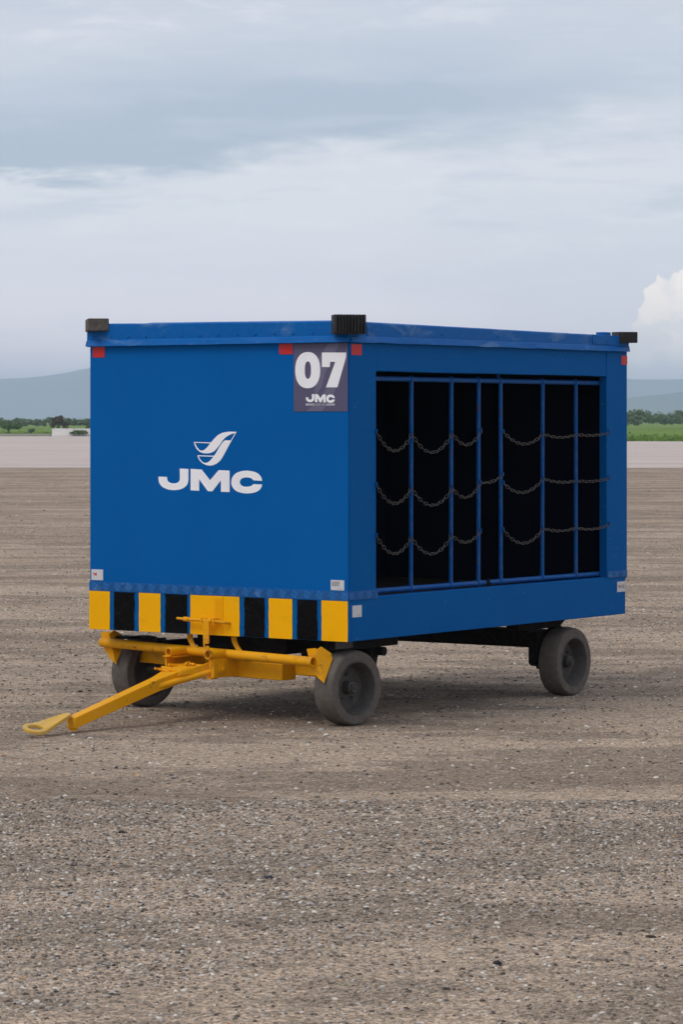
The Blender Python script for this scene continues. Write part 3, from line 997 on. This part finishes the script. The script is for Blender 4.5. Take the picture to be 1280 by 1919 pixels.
# ---- rails, bars and chains in the open side
YR = 0.062
top_rail = MB().tube((0.20, YR, 1.812), (2.70, YR, 1.810), 0.0135, 14).build('top_rail', 'blue_pipe', cart)
bot_rail = MB().tube((0.20, YR, 0.694), (2.70, YR, 0.690), 0.0145, 14).build('bottom_rail', 'blue_pipe', cart)
BARS = (0.665, 1.055, 1.329, 1.555, 2.003, 2.369)
for i, x in enumerate(BARS):
    ln = rnd.uniform(-0.006, 0.006)
    b = MB().tube((x + ln, YR - 0.004, 0.70), (x, YR - 0.004, 1.80), 0.0122, 12).build('upright_bar', 'blue_pipe', cart)
    MB().tube((x - 0.010, YR, 1.811), (x + 0.010, YR, 1.811), 0.0195, 14).build('pipe_clamp', 'blue_pipe', b, 0.002)
    MB().tube((x + ln - 0.010, YR, 0.693), (x + ln + 0.010, YR, 0.693), 0.0205, 14).build('pipe_clamp', 'blue_pipe', b, 0.002)
m = MB()
m.tube((1.535, YR, 1.82), (1.535, YR, 1.845), 0.007, 8).tube((1.528, YR, 1.843), (1.542, YR, 1.843), 0.010, 8)
m.build('latch_pin', 'blue_pipe', cart)
m = MB()
m.box(1.40, 1.425, YR - 0.020, YR - 0.012, 0.672, 0.712)
m.tube((1.41, YR - 0.03, 0.685), (1.43, YR + 0.02, 0.70), 0.006, 8)
m.build('latch_plate', 'black_steel', cart)


def link_verts(n=12, k_=6, length=0.036, width=0.0195, wr=0.0018):
    pts = []
    hs = (length - width) / 2
    rr_ = width / 2 - wr
    for i in range(n):
        a = 2 * math.pi * (i + 0.5) / n
        pts.append((math.cos(a) * rr_ + (hs if math.cos(a) > 0 else -hs), math.sin(a) * rr_, math.cos(a), math.sin(a)))
    vs = []
    for (px_, py_, nx_, ny_) in pts:
        for j in range(k_):
            b = 2 * math.pi * j / k_
            vs.append((px_ + nx_ * wr * math.cos(b), py_ + ny_ * wr * math.cos(b), wr * math.sin(b)))
    fs = [(i * k_ + j, i * k_ + (j + 1) % k_, ((i + 1) % n) * k_ + (j + 1) % k_, ((i + 1) % n) * k_ + j) for i in range(n) for j in range(k_)]
    return vs, fs


LV, LF = link_verts()


def chain(p0, p1, zlow):
    p0, p1 = Vector(p0), Vector(p1)
    sag = (p0.z + p1.z) / 2 - zlow
    def at(t_):
        q = p0.lerp(p1, t_)
        q.z -= 4 * sag * t_ * (1 - t_)
        return q
    pts = [at(i / 200) for i in range(201)]
    cum = [0]
    for a, b in zip(pts, pts[1:]):
        cum.append(cum[-1] + (b - a).length)
    n = max(4, round(cum[-1] / 0.0295))
    m = MB()
    for i in range(n):
        s = cum[-1] * (i + 0.5) / n
        j = min(199, max(0, int(np.searchsorted(cum, s)) - 1))
        tg = (pts[j + 1] - pts[j]).normalized()
        c = pts[j].lerp(pts[j + 1], 0.5)
        side = Vector((0, 1, 0))
        up = tg.cross(side).normalized()
        a = (R(90) if i % 2 else 0) + R(35) + rnd.uniform(-0.25, 0.25)
        u_ = side * math.cos(a) + up * math.sin(a)
        w_ = tg.cross(u_)
        m.add([c + tg * x + u_ * y + w_ * z for x, y, z in LV], LF, True)
    m.build('chain', 'chain', cart, sharp=80)
    for q in (p0, p1):
        EYES.add((round(q.x, 3), round(q.y, 3), round(q.z, 3)))


EYES = set()
YC = 0.034
CH = [[(0.243, 1.530), (0.636, 1.520, 1.431), (1.030, 1.524, 1.419), (1.320, 1.535, 1.457), None, (1.551, 1.526), (1.971, 1.515, 1.458), (2.336, 1.510, 1.493), (2.640, 1.518, 1.503)],
      [(0.243, 1.253), (0.631, 1.232, 1.153), (1.030, 1.225, 1.134), (1.315, 1.249, 1.170), (1.546, 1.287, 1.252), None, (1.553, 1.239), (1.971, 1.260, 1.185), (2.336, 1.242, 1.236), (2.640, 1.251, 1.236)],
      [(0.243, 0.987), (0.631, 0.970, 0.888), (1.025, 0.969, 0.872), (1.315, 0.981, 0.924), None, (1.551, 0.980), (1.971, 0.977, 0.899), (2.336, 0.970, 0.957), (2.640, 0.981, 0.958)]]
for row in CH:
    prev = None
    for q in row:
        if q is None:
            prev = None
            continue
        y = -0.010 if (q[0] < 0.3 or q[0] > 2.6) else YC
        cur = (q[0], y, q[1])
        if prev is not None:
            chain(prev, cur, q[2])
        prev = cur
eye_me = MB().lathe([(0.0100, -0.004), (0.0125, -0.0028), (0.0125, 0.0028), (0.0100, 0.004), (0.0060, 0.0028), (0.0060, -0.0028), (0.0100, -0.004)], 12).mesh('chain_eye', 'blue_pipe', 80)
for q in sorted(EYES):
    link_mesh('chain_eye', eye_me, cart, (q[0] + 0.002, q[1] + 0.004, q[2] + 0.004), (0, R(20), R(60)))

# ---- wheels
TR, TW = 0.198, 0.122
HT = 0.065
tyre_me = MB().lathe([(0.137, -HT + 0.004), (0.143, -HT + 0.0005), (0.150, -HT), (0.184, -HT - 0.0005), (0.1905, -HT + 0.004), (0.1955, -HT + 0.018), (TR, -HT + 0.032), (TR, HT - 0.032), (0.1955, HT - 0.018), (0.1905, HT - 0.004), (0.184, HT), (0.150, HT), (0.143, HT - 0.0005), (0.137, HT - 0.004)], 64).mesh('tyre', 'tyre', 26)
rim_me = MB().lathe([(0.139, -HT + 0.012), (0.1395, -HT - 0.001), (0.136, -HT - 0.0025), (0.132, -HT + 0.003), (0.126, -0.025), (0.114, 0.012), (0.098, 0.020), (0.05, 0.012), (0.0, 0.012)], 48).mesh('rim', 'rim', 40)
rim_in = MB().lathe([(0.139, HT - 0.012), (0.1395, HT + 0.001), (0.136, HT + 0.0025), (0.132, HT - 0.003), (0.124, 0.04), (0.112, 0.030), (0.0, 0.030)], 40).mesh('rim_back', 'rim', 40)
hub_me = MB().lathe([(0.036, 0.012), (0.033, -0.034), (0.026, -0.040), (0.0255, -0.049), (0.022, -0.051), (0.018, -0.047), (0.010, -0.047), (0.0095, -0.054), (0.0, -0.054)], 24).mesh('hub', 'rim', 35)
nut_me = MB().lathe([(0.0095, 0.012), (0.0095, 0.0), (0.006, -0.002), (0.0055, -0.010), (0.0, -0.010)], 6).mesh('wheel_nut', 'rim', 20)


def wheel(x, y, rz, spin):
    e = empty('wheel', (x, y, TR - 0.002), rz, cart)
    e.rotation_euler = (0, 0, rz)
    for nm, me in (('tyre', tyre_me), ('rim', rim_me), ('rim_back', rim_in), ('hub', hub_me)):
        link_mesh(nm, me, e, rot=(0, spin, 0))
    for i in range(5):
        a = 2 * math.pi * i / 5 + spin
        link_mesh('wheel_nut', nut_me, e, (0.068 * math.cos(a), 0.006, 0.068 * math.sin(a)))
    return e


SA = R(-8.0)
CX, CY = 0.27, 0.89
cs, sn = math.cos(SA), math.sin(SA)


def ST(a, b, z):      # steering frame: a = left along the axle, b = forwards
    return (CX - sn * a - cs * b, CY + cs * a - sn * b, z)


AW = 0.780
q = ST(-AW, 0, 0); wheel(q[0], q[1], SA, 0.3)
q = ST(AW, 0, 0); wheel(q[0], q[1], SA + math.pi, 1.1)
wheel(2.325, 0.105, 0.0, 0.8)
wheel(2.325, W - 0.105, math.pi, 0.1)

# ---- running gear
stb = lambda m: m.xf(ST)
MB().box(2.24, 2.36, 0.19, W - 0.19, 0.272, 0.375).build('rear_axle_beam', 'black_steel', cart, 0.004)
for y0, y1 in ((0.12, 0.30), (W - 0.30, W - 0.12)):
    MB().tube((2.30, y0, 0.198), (2.30, y1, 0.198), 0.022, 12).build('stub_axle', 'black_steel', cart)
for y0 in (0.185, W - 0.265):
    m = MB()
    m.plate([(1.93, y0, ZB - 0.001), (1.95, y0, 0.388), (2.40, y0, 0.388), (2.465, y0, 0.425), (2.465, y0, ZB - 0.001)], (0, 0.08, 0))
    m.build('spring_mount', 'black_steel', cart, 0.003)
    m = MB()
    m.plate([(2.15, y0, 0.372), (2.15, y0, 0.19), (2.175, y0, 0.172), (2.23, y0, 0.170), (2.24, y0, 0.15), (2.36, y0, 0.15), (2.40, y0, 0.372)], (0, 0.06, 0))
    m.build('axle_hanger', 'black_steel', cart, 0.003)
    MB().box(2.06, 2.13, y0 + 0.01, y0 + 0.07, 0.372, 0.392).build('spring_pad', 'black_steel', cart)
    MB().box(2.38, 2.44, y0 + 0.01, y0 + 0.07, 0.36, 0.392).build('spring_pad', 'black_steel', cart)
MB().box(2.20, 2.42, 0.60, W - 0.05, 0.3755, ZB - 0.001).build('cross_member', 'black_steel', cart)
# turntable
m = MB()
m.tube((CX + 0.06, CY - 0.02, 0.3365), (CX + 0.06, CY - 0.02, 0.352), 0.19, 40)
m.build('turntable_ring', 'black_steel', cart)
MB().box(0.14, 0.60, 0.50, 1.10, 0.352, ZB - 0.001).build('turntable_plate', 'black_steel', cart, 0.003)
m = MB()
m.box(0.06, 0.62, 0.11, 0.20, 0.392, ZB - 0.001)
m.build('chassis_block', 'black_steel', cart, 0.006)
MB().tube((0.46, 0.09, 0.368), (0.46, 0.40, 0.368), 0.024, 14).build('spring_pin', 'black_steel', cart)
MB().box(0.035, 0.16, 0.085, 0.108, 0.405, ZB - 0.001).build('chassis_gusset', 'rim', cart)
m = MB()
m.plate([(0.40, 0.14, 0.40), (0.40, 0.14, 0.26), (0.44, 0.14, 0.24), (0.49, 0.14, 0.40)], (0, 0.05, 0))
m.build('spring_hanger', 'black_steel', cart)
# front axle and springs, turned with the tow bar
for a0, a1 in ((-0.74, -0.58), (0.52, 0.74)):
    stb(MB().tube((a0, 0, 0.210), (a1, 0, 0.210), 0.028, 14)).build('stub_axle', 'rim', cart)
stb(MB().box(-0.62, 0.64, -0.05, 0.055, 0.245, 0.335)).build('axle_beam', 'yellow_steel', cart, 0.004)
for s in (-1, 1):
    c_ = s * 0.56
    stb(MB().box(c_ - 0.045, c_ + 0.045, -0.26, 0.08, 0.345, 0.378)).build('leaf_spring', 'black_steel', cart, 0.004)
    stb(MB().box(c_ - 0.05, c_ + 0.05, -0.045, 0.045, 0.243, 0.3445)).build('axle_clamp', 'yellow_steel', cart, 0.004)
stb(MB().box(0.655, 0.663, -0.05, 0.03, 0.12, 0.385)).build('brake_plate', 'rim', cart)

# ---- yellow tow frame
Y = 'yellow_steel'
pA, pB = ST(-0.755, 0.235, 0.341), ST(0.872, 0.235, 0.362)
MB().tube(pA, pB, 0.0255, 22, bore=0.0195).build('cross_tube', Y, cart)
for a_ in (0.190, -0.112):
    MB().tube(ST(a_, 0.235, 0.351), ST(a_, 0.375, 0.351), 0.0245, 18, bore=0.019).build('stub_tube', Y, cart)
# tyre guards: bent plates at both ends of the tube
def guard(a0, dz):
    m = MB()
    th = 0.006
    fr = [(a0 + 0.075, 0.222, 0.405), (a0 + 0.01, 0.222, 0.412), (a0 - 0.008, 0.218, 0.33), (a0 - 0.038, 0.214, 0.236), (a0 + 0.000, 0.216, 0.258), (a0 + 0.048, 0.220, 0.31)]
    m.plate([ST(x, b, z + dz) for x, b, z in fr], Vector(ST(0, 0.0, 0)) - Vector(ST(0, th, 0)))
    sd_ = [(a0 + 0.010, 0.224, 0.400), (a0 + 0.004, 0.19, 0.418), (a0 - 0.020, 0.145, 0.385), (a0 - 0.026, 0.140, 0.355), (a0 - 0.038, 0.216, 0.234), (a0 - 0.008, 0.222, 0.33)]
    m.plate([ST(x, b, z + dz) for x, b, z in sd_], Vector(ST(-th, 0, 0)) - Vector(ST(0, 0, 0)))
    return m.build('tyre_guard', Y, cart)


guard(-0.770, 0.0)
guard(0.820, 0.012)
stb(MB().box(0.70, 0.835, 0.10, 0.19, 0.385, 0.398)).build('guard_bracket', 'black_steel', cart)
# beam parts behind the tube
stb(MB().box(-0.46, 0.0, 0.06, 0.165, 0.222, 0.312)).build('front_beam', Y, cart, 0.006)
stb(MB().box(-0.74, -0.465, 0.05, 0.075, 0.250, 0.325)).build('side_arm', Y, cart, 0.003)
stb(MB().box(0.42, 0.74, 0.05, 0.075, 0.250, 0.325)).build('side_arm', Y, cart, 0.003)
stb(MB().box(0.27, 0.42, 0.055, 0.15, 0.225, 0.335)).build('front_beam', Y, cart, 0.006)
for a_ in (-0.13, 0.235):
    stb(MB().box(a_, a_ + 0.012, 0.165, 0.345, 0.228, 0.330)).build('hinge_bracket', Y, cart, 0.002)
stb(MB().box(-0.118, -0.085, 0.325, 0.337, 0.222, 0.330)).build('bracket_flange', Y, cart, 0.002)
stb(MB().box(-0.118, -0.06, 0.30, 0.36, 0.221, 0.228)).build('bracket_flange', Y, cart, 0.001)
stb(MB().box(0.165, 0.247, 0.23, 0.36, 0.322, 0.329)).build('bracket_flange', Y, cart, 0.001)
MB().tube(ST(-0.145, 0.285, 0.272), ST(0.255, 0.285, 0.272), 0.017, 14).build('hinge_pin', Y, cart)
m = MB()
m.tube(ST(-0.131, 0.285, 0.272), ST(-0.140, 0.285, 0.272), 0.031, 20)
m.tube(ST(-0.140, 0.285, 0.272), ST(-0.150, 0.285, 0.272), 0.015, 6)
m.build('pin_washer', Y, cart, 0.0015)
# tow bar
def lerp(a, b, t_): return a + (b - a) * t_
m = MB()
def bar_sec(t_, w_, h_):
    a, b, z = lerp(0.065, -0.035, t_), lerp(0.33, 1.27, t_), lerp(0.268, 0.050, t_)
    return [(a + w_, b, z - h_), (a - w_, b, z - h_), (a - w_, b, z + h_), (a + w_, b, z + h_)]
secs = [(0.0, 0.090, 0.018), (0.10, 0.078, 0.034), (0.30, 0.037, 0.033), (0.65, 0.034, 0.031), (1.0, 0.032, 0.029)]
vs = []
for s_ in secs:
    vs += bar_sec(*s_)
fs = [(3, 2, 1, 0), (16, 17, 18, 19)]
for i in range(4):
    for j in range(4):
        fs.append((i * 4 + j, i * 4 + (j + 1) % 4, (i + 1) * 4 + (j + 1) % 4, (i + 1) * 4 + j))
m.add([ST(*q) for q in vs], fs)
bar = m.build('tow_bar', Y, cart, 0.004)
for s in (-1, 1):
    c_ = 0.052
    MB().tube(ST(c_ - 0.024 * -s if False else c_ + s * 0.034, 0.64, 0.188), ST(c_ + s * 0.148, 0.30, 0.262), 0.017, 14).build('brace_tube', Y, cart)
m = MB()
m.hexa([ST(*q) for q in [(-0.035, 0.52, 0.246), (-0.040, 0.52, 0.246), (-0.085, 0.30, 0.262), (-0.070, 0.30, 0.262),
                         (-0.030, 0.50, 0.262), (-0.036, 0.50, 0.262), (-0.085, 0.29, 0.314), (-0.070, 0.29, 0.314)]])
m.build('cheek_plate', Y, cart)
# lumps of weld and bent scrap on the hinge end
for i in range(9):
    a_, b_ = 0.06 + rnd.uniform(-0.06, 0.10), rnd.uniform(0.34, 0.50)
    z_ = lerp(0.268, 0.050, (b_ - 0.33) / 0.94) + 0.033
    r_ = rnd.uniform(0.006, 0.011)
    d_ = rnd.uniform(0, 3.1)
    ln = rnd.uniform(0.012, 0.035)
    MB().tube(ST(a_ - math.cos(d_) * ln, b_ - math.sin(d_) * ln, z_), ST(a_ + math.cos(d_) * ln, b_ + math.sin(d_) * ln, z_ + rnd.uniform(0.0, 0.014)), r_, 8, r_ * 0.8).build('weld_bead', Y, bar)
# towing eye lying on the ground
out_, in_ = [], []
n_ = 48
for i in range(n_):
    a = 2 * math.pi * i / n_
    c, s = math.cos(a), math.sin(a)
    ca, cb = -0.065, 1.535
    ru = 0.062 if c > 0 else 0.062
    # outer: round nose, straight-sided neck running back to the bar
    ob_ = cb + (0.070 * c if c > 0 else 0.27 * c)
    oa_ = ca + (0.054 * s if c > 0 else (0.054 - 0.022 * min(1.0, -c * 1.2)) * math.copysign(abs(s) ** 0.35, s)) + (0.045 * min(1, -c) if c < 0 else 0)
    zz = 0.012 if c > -0.15 else 0.012 + (-c - 0.15) * 0.075
    roll = lambda a_: max(0.0, (a_ - ca + 0.062)) * 0.34
    out_.append(ST(oa_, ob_, zz + roll(oa_) * (1.0 if c > 0 else 1.0 + 0.75 * c)))
    in_.append(ST(ca + 0.029 * s, cb + 0.046 * c - 0.002, 0.012 + roll(ca + 0.029 * s)))
MB().ring_plate(out_, in_, (0, 0, 0.017)).build('tow_eye', 'yellow_worn', cart, 0.003)
MB().box(-0.02, 0.02, -0.012, 0.012, -0.012, 0.012).xf(lambda x, y, z: ST(-0.035 + x * 0.9, 1.255 + y, z + 0.022)).build('eye_gusset', Y, cart)

# tow-bar lock on the skirt: lever, ring end, hook and yellow tread patch
m = MB()
m.tube((-0.040, 1.020, 0.529), (-0.040, 0.885, 0.527), 0.0085, 12)
m.tube((-0.040, 0.885, 0.527), (-0.040, 0.815, 0.523), 0.0085, 12)
m.tube((-0.040, 0.815, 0.523), (-0.030, 0.778, 0.518), 0.0085, 12)
m.tube((-0.030, 0.778, 0.518), (-0.005, 0.765, 0.516), 0.0085, 12)
lever = m.build('lock_lever', Y, cart)
MB().tube((-0.040, 1.017, 0.529), (-0.040, 1.050, 0.530), 0.0125, 14, bore=0.007).build('lever_end', Y, lever)
for y in (0.905, 0.868):
    MB().tube((-0.040, y - 0.007, 0.527), (-0.040, y + 0.007, 0.527), 0.014, 12).build('lever_collar', Y, lever, 0.002)
for y in (0.925, 0.845):
    MB().box(-0.052, -0.0055, y - 0.005, y + 0.005, 0.513, 0.541).build('lever_bracket', Y, lever, 0.001)
m = MB()
m.plate([(-0.046, y, z) for y, z in [(0.912, 0.53), (0.872, 0.53), (0.872, 0.41), (0.878, 0.404), (0.900, 0.404), (0.900, 0.394), (0.872, 0.392), (0.872, 0.375), (0.884, 0.366), (0.904, 0.372), (0.910, 0.40)]], (-0.008, 0, 0))
m.build('lock_hook', Y, cart, 0.001)
MB().box(-0.0105, -0.007, 0.812, 0.868, 0.458, 0.656).build('tread_patch', 'yellow_stripe', cart, 0.001)
m = MB()
for i in range(22):
    zz = 0.466 + i * 0.0082
    d = 0.006 if (i // 4) % 2 else -0.006
    m.box(-0.0122, -0.0105, 0.818, 0.836, zz, zz + 0.0028)
    m.box(-0.0122, -0.0105, 0.842, 0.862, zz + 0.004, zz + 0.0068)
m.build('tread_ribs', 'yellow_steel', cart)['kind'] = 'stuff'
# two curved yellow straps under the skirt
for y0 in (1.105, 0.805):
    rows = []
    for i in range(9):
        t_ = i / 8
        rows.append((0.055 - 0.02 * t_, y0 - 0.062 * t_ ** 1.8, ZB - 0.002 - 0.085 * t_))
    m = MB()
    vs, fs = [], []
    for (x, y, z) in rows:
        vs += [(x, y - 0.034, z), (x, y, z), (x + 0.008, y, z), (x + 0.008, y - 0.034, z)]
    for i in range(8):
        for j in range(4):
            fs.append((i * 4 + j, i * 4 + (j + 1) % 4, i * 4 + 4 + (j + 1) % 4, i * 4 + 4 + j))
    fs += [(0, 1, 2, 3), (35, 34, 33, 32)]
    m.add(vs, fs)
    m.build('curved_strap', Y, cart)


# ================================================================== loose gravel (stuff): real pebbles, scattered
def pebble_mat(name, stops):
    t, p = new_mat(name)
    oi = t.n('ShaderNodeObjectInfo')
    c = t.ramp(oi.outputs['Random'], stops, 'LINEAR')
    n = t.noise(obj_co(t), 1.3, 3, 0.6)
    c = t.mix(t.math('MULTIPLY', t.ss(n, 0.4, 0.7), 0.3), c, (0.28, 0.215, 0.16))
    t.set(p.inputs['Base Color'], c)
    p.inputs['Roughness'].default_value = 0.85
    p.inputs['Specular IOR Level'].default_value = 0.2


pebble_mat('pebble', [(0.0, (0.045, 0.040, 0.037)), (0.16, (0.13, 0.112, 0.096)), (0.38, (0.25, 0.210, 0.175)), (0.58, (0.36, 0.305, 0.25)), (0.74, (0.37, 0.345, 0.312)), (0.88, (0.52, 0.475, 0.42)), (0.975, (0.74, 0.70, 0.63)), (1.0, (0.45, 0.24, 0.10))])


def gravel(name, label, rect, density, smin, smax, seed, lo, hi, power=3.0, sub=1):
    me = bpy.data.meshes.new(name)
    x0, x1a, x1b, y0, y1 = rect
    me.from_pydata([(-x1a, y0, 0.001), (x1a, y0, 0.001), (x1b, y1, 0.001), (-x1b, y1, 0.001)], [], [(0, 1, 2, 3)])
    o = bpy.data.objects.new(name, me)
    col.objects.link(o)
    me.materials.append(MATS['pebble'])
    tag(o, label, 'gravel', kind='stuff')
    ng = bpy.data.node_groups.new(name, 'GeometryNodeTree')
    ng.interface.new_socket('Geometry', in_out='INPUT', socket_type='NodeSocketGeometry')
    ng.interface.new_socket('Geometry', in_out='OUTPUT', socket_type='NodeSocketGeometry')
    N_ = ng.nodes.new
    Lk = ng.links.new
    gi, go = N_('NodeGroupInput'), N_('NodeGroupOutput')
    dist = N_('GeometryNodeDistributePointsOnFaces')
    dist.distribute_method = 'RANDOM'
    Lk(gi.outputs[0], dist.inputs['Mesh'])
    dist.inputs['Seed'].default_value = seed
    pos = N_('GeometryNodeInputPosition')
    mp = N_('ShaderNodeVectorMath')
    mp.operation = 'MULTIPLY_ADD'
    mp.inputs[1].default_value = (0.6, 1.3, 1.0)
    mp.inputs[2].default_value = (1.0, 5.2, 0)
    Lk(pos.outputs[0], mp.inputs[0])
    mp2 = N_('ShaderNodeVectorMath')
    mp2.operation = 'MULTIPLY_ADD'
    mp2.inputs[1].default_value = (0.35, 0.9, 1.0)
    mp2.inputs[2].default_value = (3.0, 1.2, 0)
    Lk(pos.outputs[0], mp2.inputs[0])
    nb = N_('ShaderNodeTexNoise')
    nb.inputs['Scale'].default_value = 0.9
    nb.inputs['Detail'].default_value = 4.0
    nb.inputs['Roughness'].default_value = 0.6
    nb.inputs['Distortion'].default_value = 0.3
    Lk(mp2.outputs[0], nb.inputs['Vector'])
    nz = N_('ShaderNodeTexNoise')
    nz.inputs['Scale'].default_value = 2.3
    nz.inputs['Detail'].default_value = 6.0
    nz.inputs['Roughness'].default_value = 0.66
    nz.inputs['Distortion'].default_value = 0.3
    Lk(mp.outputs[0], nz.inputs['Vector'])
    mr = N_('ShaderNodeMapRange')
    mr.inputs[1].default_value, mr.inputs[2].default_value = lo, hi
    mr.inputs[3].default_value, mr.inputs[4].default_value = density * 0.08, density
    mean = N_('ShaderNodeMath'); mean.operation = 'ADD'
    Lk(nz.outputs['Fac'], mean.inputs[0]); Lk(nb.outputs['Fac'], mean.inputs[1])
    half = N_('ShaderNodeMath'); half.operation = 'MULTIPLY'; half.inputs[1].default_value = 0.5
    Lk(mean.outputs[0], half.inputs[0])
    Lk(half.outputs[0], mr.inputs[0])
    Lk(mr.outputs[0], dist.inputs['Density'])
    # pebble kinds
    g2i = N_('GeometryNodeGeometryToInstance')
    for q in range(7):
        ico = N_('GeometryNodeMeshIcoSphere')
        ico.inputs['Radius'].default_value = 1.0
        ico.inputs['Subdivisions'].default_value = 2
        sp = N_('GeometryNodeSetPosition')
        Lk(ico.outputs[0], sp.inputs['Geometry'])
        p2 = N_('GeometryNodeInputPosition')
        n2 = N_('ShaderNodeTexNoise')
        n2.noise_dimensions = '4D'
        n2.inputs['W'].default_value = q * 3.7 + seed
        n2.inputs['Scale'].default_value = 0.9
        n2.inputs['Detail'].default_value = 2.0
        Lk(p2.outputs[0], n2.inputs['Vector'])
        vm = N_('ShaderNodeVectorMath'); vm.operation = 'SUBTRACT'
        Lk(n2.outputs['Color'], vm.inputs[0]); vm.inputs[1].default_value = (0.5, 0.5, 0.5)
        v2 = N_('ShaderNodeVectorMath'); v2.operation = 'MULTIPLY'
        Lk(vm.outputs[0], v2.inputs[0]); v2.inputs[1].default_value = (2.1, 2.1, 1.4)
        Lk(v2.outputs[0], sp.inputs['Offset'])
        tr = N_('GeometryNodeTransform')
        Lk(sp.outputs[0], tr.inputs['Geometry'])
        tr.inputs['Scale'].default_value = (1.0, 0.6 + 0.07 * (q % 5), 0.42 + 0.05 * (q % 4))
        sm = N_('GeometryNodeSetMaterial')
        sm.inputs['Material'].default_value = MATS['pebble']
        Lk(tr.outputs[0], sm.inputs['Geometry'])
        Lk(sm.outputs[0], g2i.inputs[0])
    iop = N_('GeometryNodeInstanceOnPoints')
    Lk(dist.outputs['Points'], iop.inputs['Points'])
    Lk(g2i.outputs[0], iop.inputs['Instance'])
    iop.inputs['Pick Instance'].default_value = True
    ri = N_('FunctionNodeRandomValue'); ri.data_type = 'INT'
    ri.inputs[4].default_value, ri.inputs[5].default_value = 0, 6
    ri.inputs['Seed'].default_value = seed + 1
    Lk(ri.outputs[2], iop.inputs['Instance Index'])
    rr_ = N_('FunctionNodeRandomValue'); rr_.data_type = 'FLOAT_VECTOR'
    rr_.inputs[0].default_value, rr_.inputs[1].default_value = (-0.35, -0.35, 0), (0.35, 0.35, 6.283)
    rr_.inputs['Seed'].default_value = seed + 2
    Lk(rr_.outputs[0], iop.inputs['Rotation'])
    rs = N_('FunctionNodeRandomValue'); rs.data_type = 'FLOAT'
    rs.inputs['Seed'].default_value = seed + 3
    pw = N_('ShaderNodeMath'); pw.operation = 'POWER'; pw.inputs[1].default_value = power
    Lk(rs.outputs[1], pw.inputs[0])
    m3 = N_('ShaderNodeMapRange')
    m3.inputs[3].default_value, m3.inputs[4].default_value = smin, smax
    Lk(pw.outputs[0], m3.inputs[0])
    Lk(m3.outputs[0], iop.inputs['Scale'])
    Lk(iop.outputs[0], go.inputs[0])
    md = o.modifiers.new('scatter', 'NODES')
    md.node_group = ng
    return o


gravel('gravel', 'fine loose grey brown gravel covering the near ground', (0, 2.0, 3.2, 7.0, 13.0), 5600, 0.0026, 0.0100, 3, 0.475, 0.535, 2.4)
gravel('gravel', 'loose gravel round and under the baggage cart', (0, 3.2, 6.5, 13.0, 28.0), 480, 0.0035, 0.0120, 5, 0.485, 0.55, 2.8)
gravel('pebbles', 'larger scattered pebbles lying among the near gravel', (0, 2.4, 7.0, 6.8, 26.0), 40, 0.008, 0.018, 9, 0.46, 0.54, 2.6)
gravel('gravel', 'loose gravel on the open lot behind the baggage cart', (0, 6.5, 10.0, 28.0, 48.0), 130, 0.005, 0.014, 15, 0.48, 0.55)
gravel('gravel', 'thin scatter of stones on the far part of the gravel lot', (0, 10.0, 16.0, 48.0, 92.0), 10, 0.010, 0.024, 12, 0.42, 0.58)

# ---- two bits lying on the gravel
def lump(name, x, y, r, sx, sy, sz, mat, label, cat, seed):
    bm = bmesh.new()
    bmesh.ops.create_icosphere(bm, subdivisions=3, radius=1.0)
    for v in bm.verts:
        f = 1 + 0.45 * noise.fractal(v.co * 1.1 + Vector((seed, 0, 0)), 0.8, 2.0, 3)
        v.co = Vector((v.co.x * r * sx * f, v.co.y * r * sy * f, v.co.z * r * sz * f + r * sz * 0.8))
    me = bpy.data.meshes.new(name)
    bm.to_mesh(me)
    bm.free()
    me.materials.append(MATS[mat])
    o = bpy.data.objects.new(name, me)
    col.objects.link(o)
    o.location = (x, y, 0.0)
    o.rotation_euler = (0, 0, R(-12))
    tag(o, label, cat)


lump('stone', 0.457, 9.07, 0.012, 1.0, 0.8, 0.7, 'rubber_black', 'small black stone on the gravel near the bottom edge', 'stone', 4.0)
lump('plastic_scrap', -0.255, 10.79, 0.017, 1.2, 0.7, 0.34, 'scrap_dark', 'flat dark blue grey scrap on the gravel in front of the tow bar', 'scrap', 7.0)

# ================================================================== haze
p = bpy.data.materials.new('haze')
p.use_nodes = True
t = NT(p.node_tree)
pv = t.n('ShaderNodeVolumePrincipled')
pv.inputs['Color'].default_value = (0.65, 0.795, 1.0, 1)
pv.inputs['Density'].default_value = 2.2e-4
pv.inputs['Anisotropy'].default_value = 0.0
ot = t.n('ShaderNodeOutputMaterial')
t.t.links.new(pv.outputs[0], ot.inputs['Volume'])
MATS['haze'] = p
HAZE_TOP = max(v.co.z for o_ in bpy.data.objects if o_.type == 'MESH' and 'range' in o_.name for v in o_.data.vertices) + 8.0
me = bpy.data.meshes.new('haze')
b_ = MB().box(-15000, 15000, -15000, 15000, -1.5, HAZE_TOP)
me.from_pydata(b_.v, [], b_.f)
me.materials.append(p)
o = bpy.data.objects.new('haze', me)
col.objects.link(o)
tag(o, 'pale blue haze filling the air over the airfield', 'haze', kind='stuff')
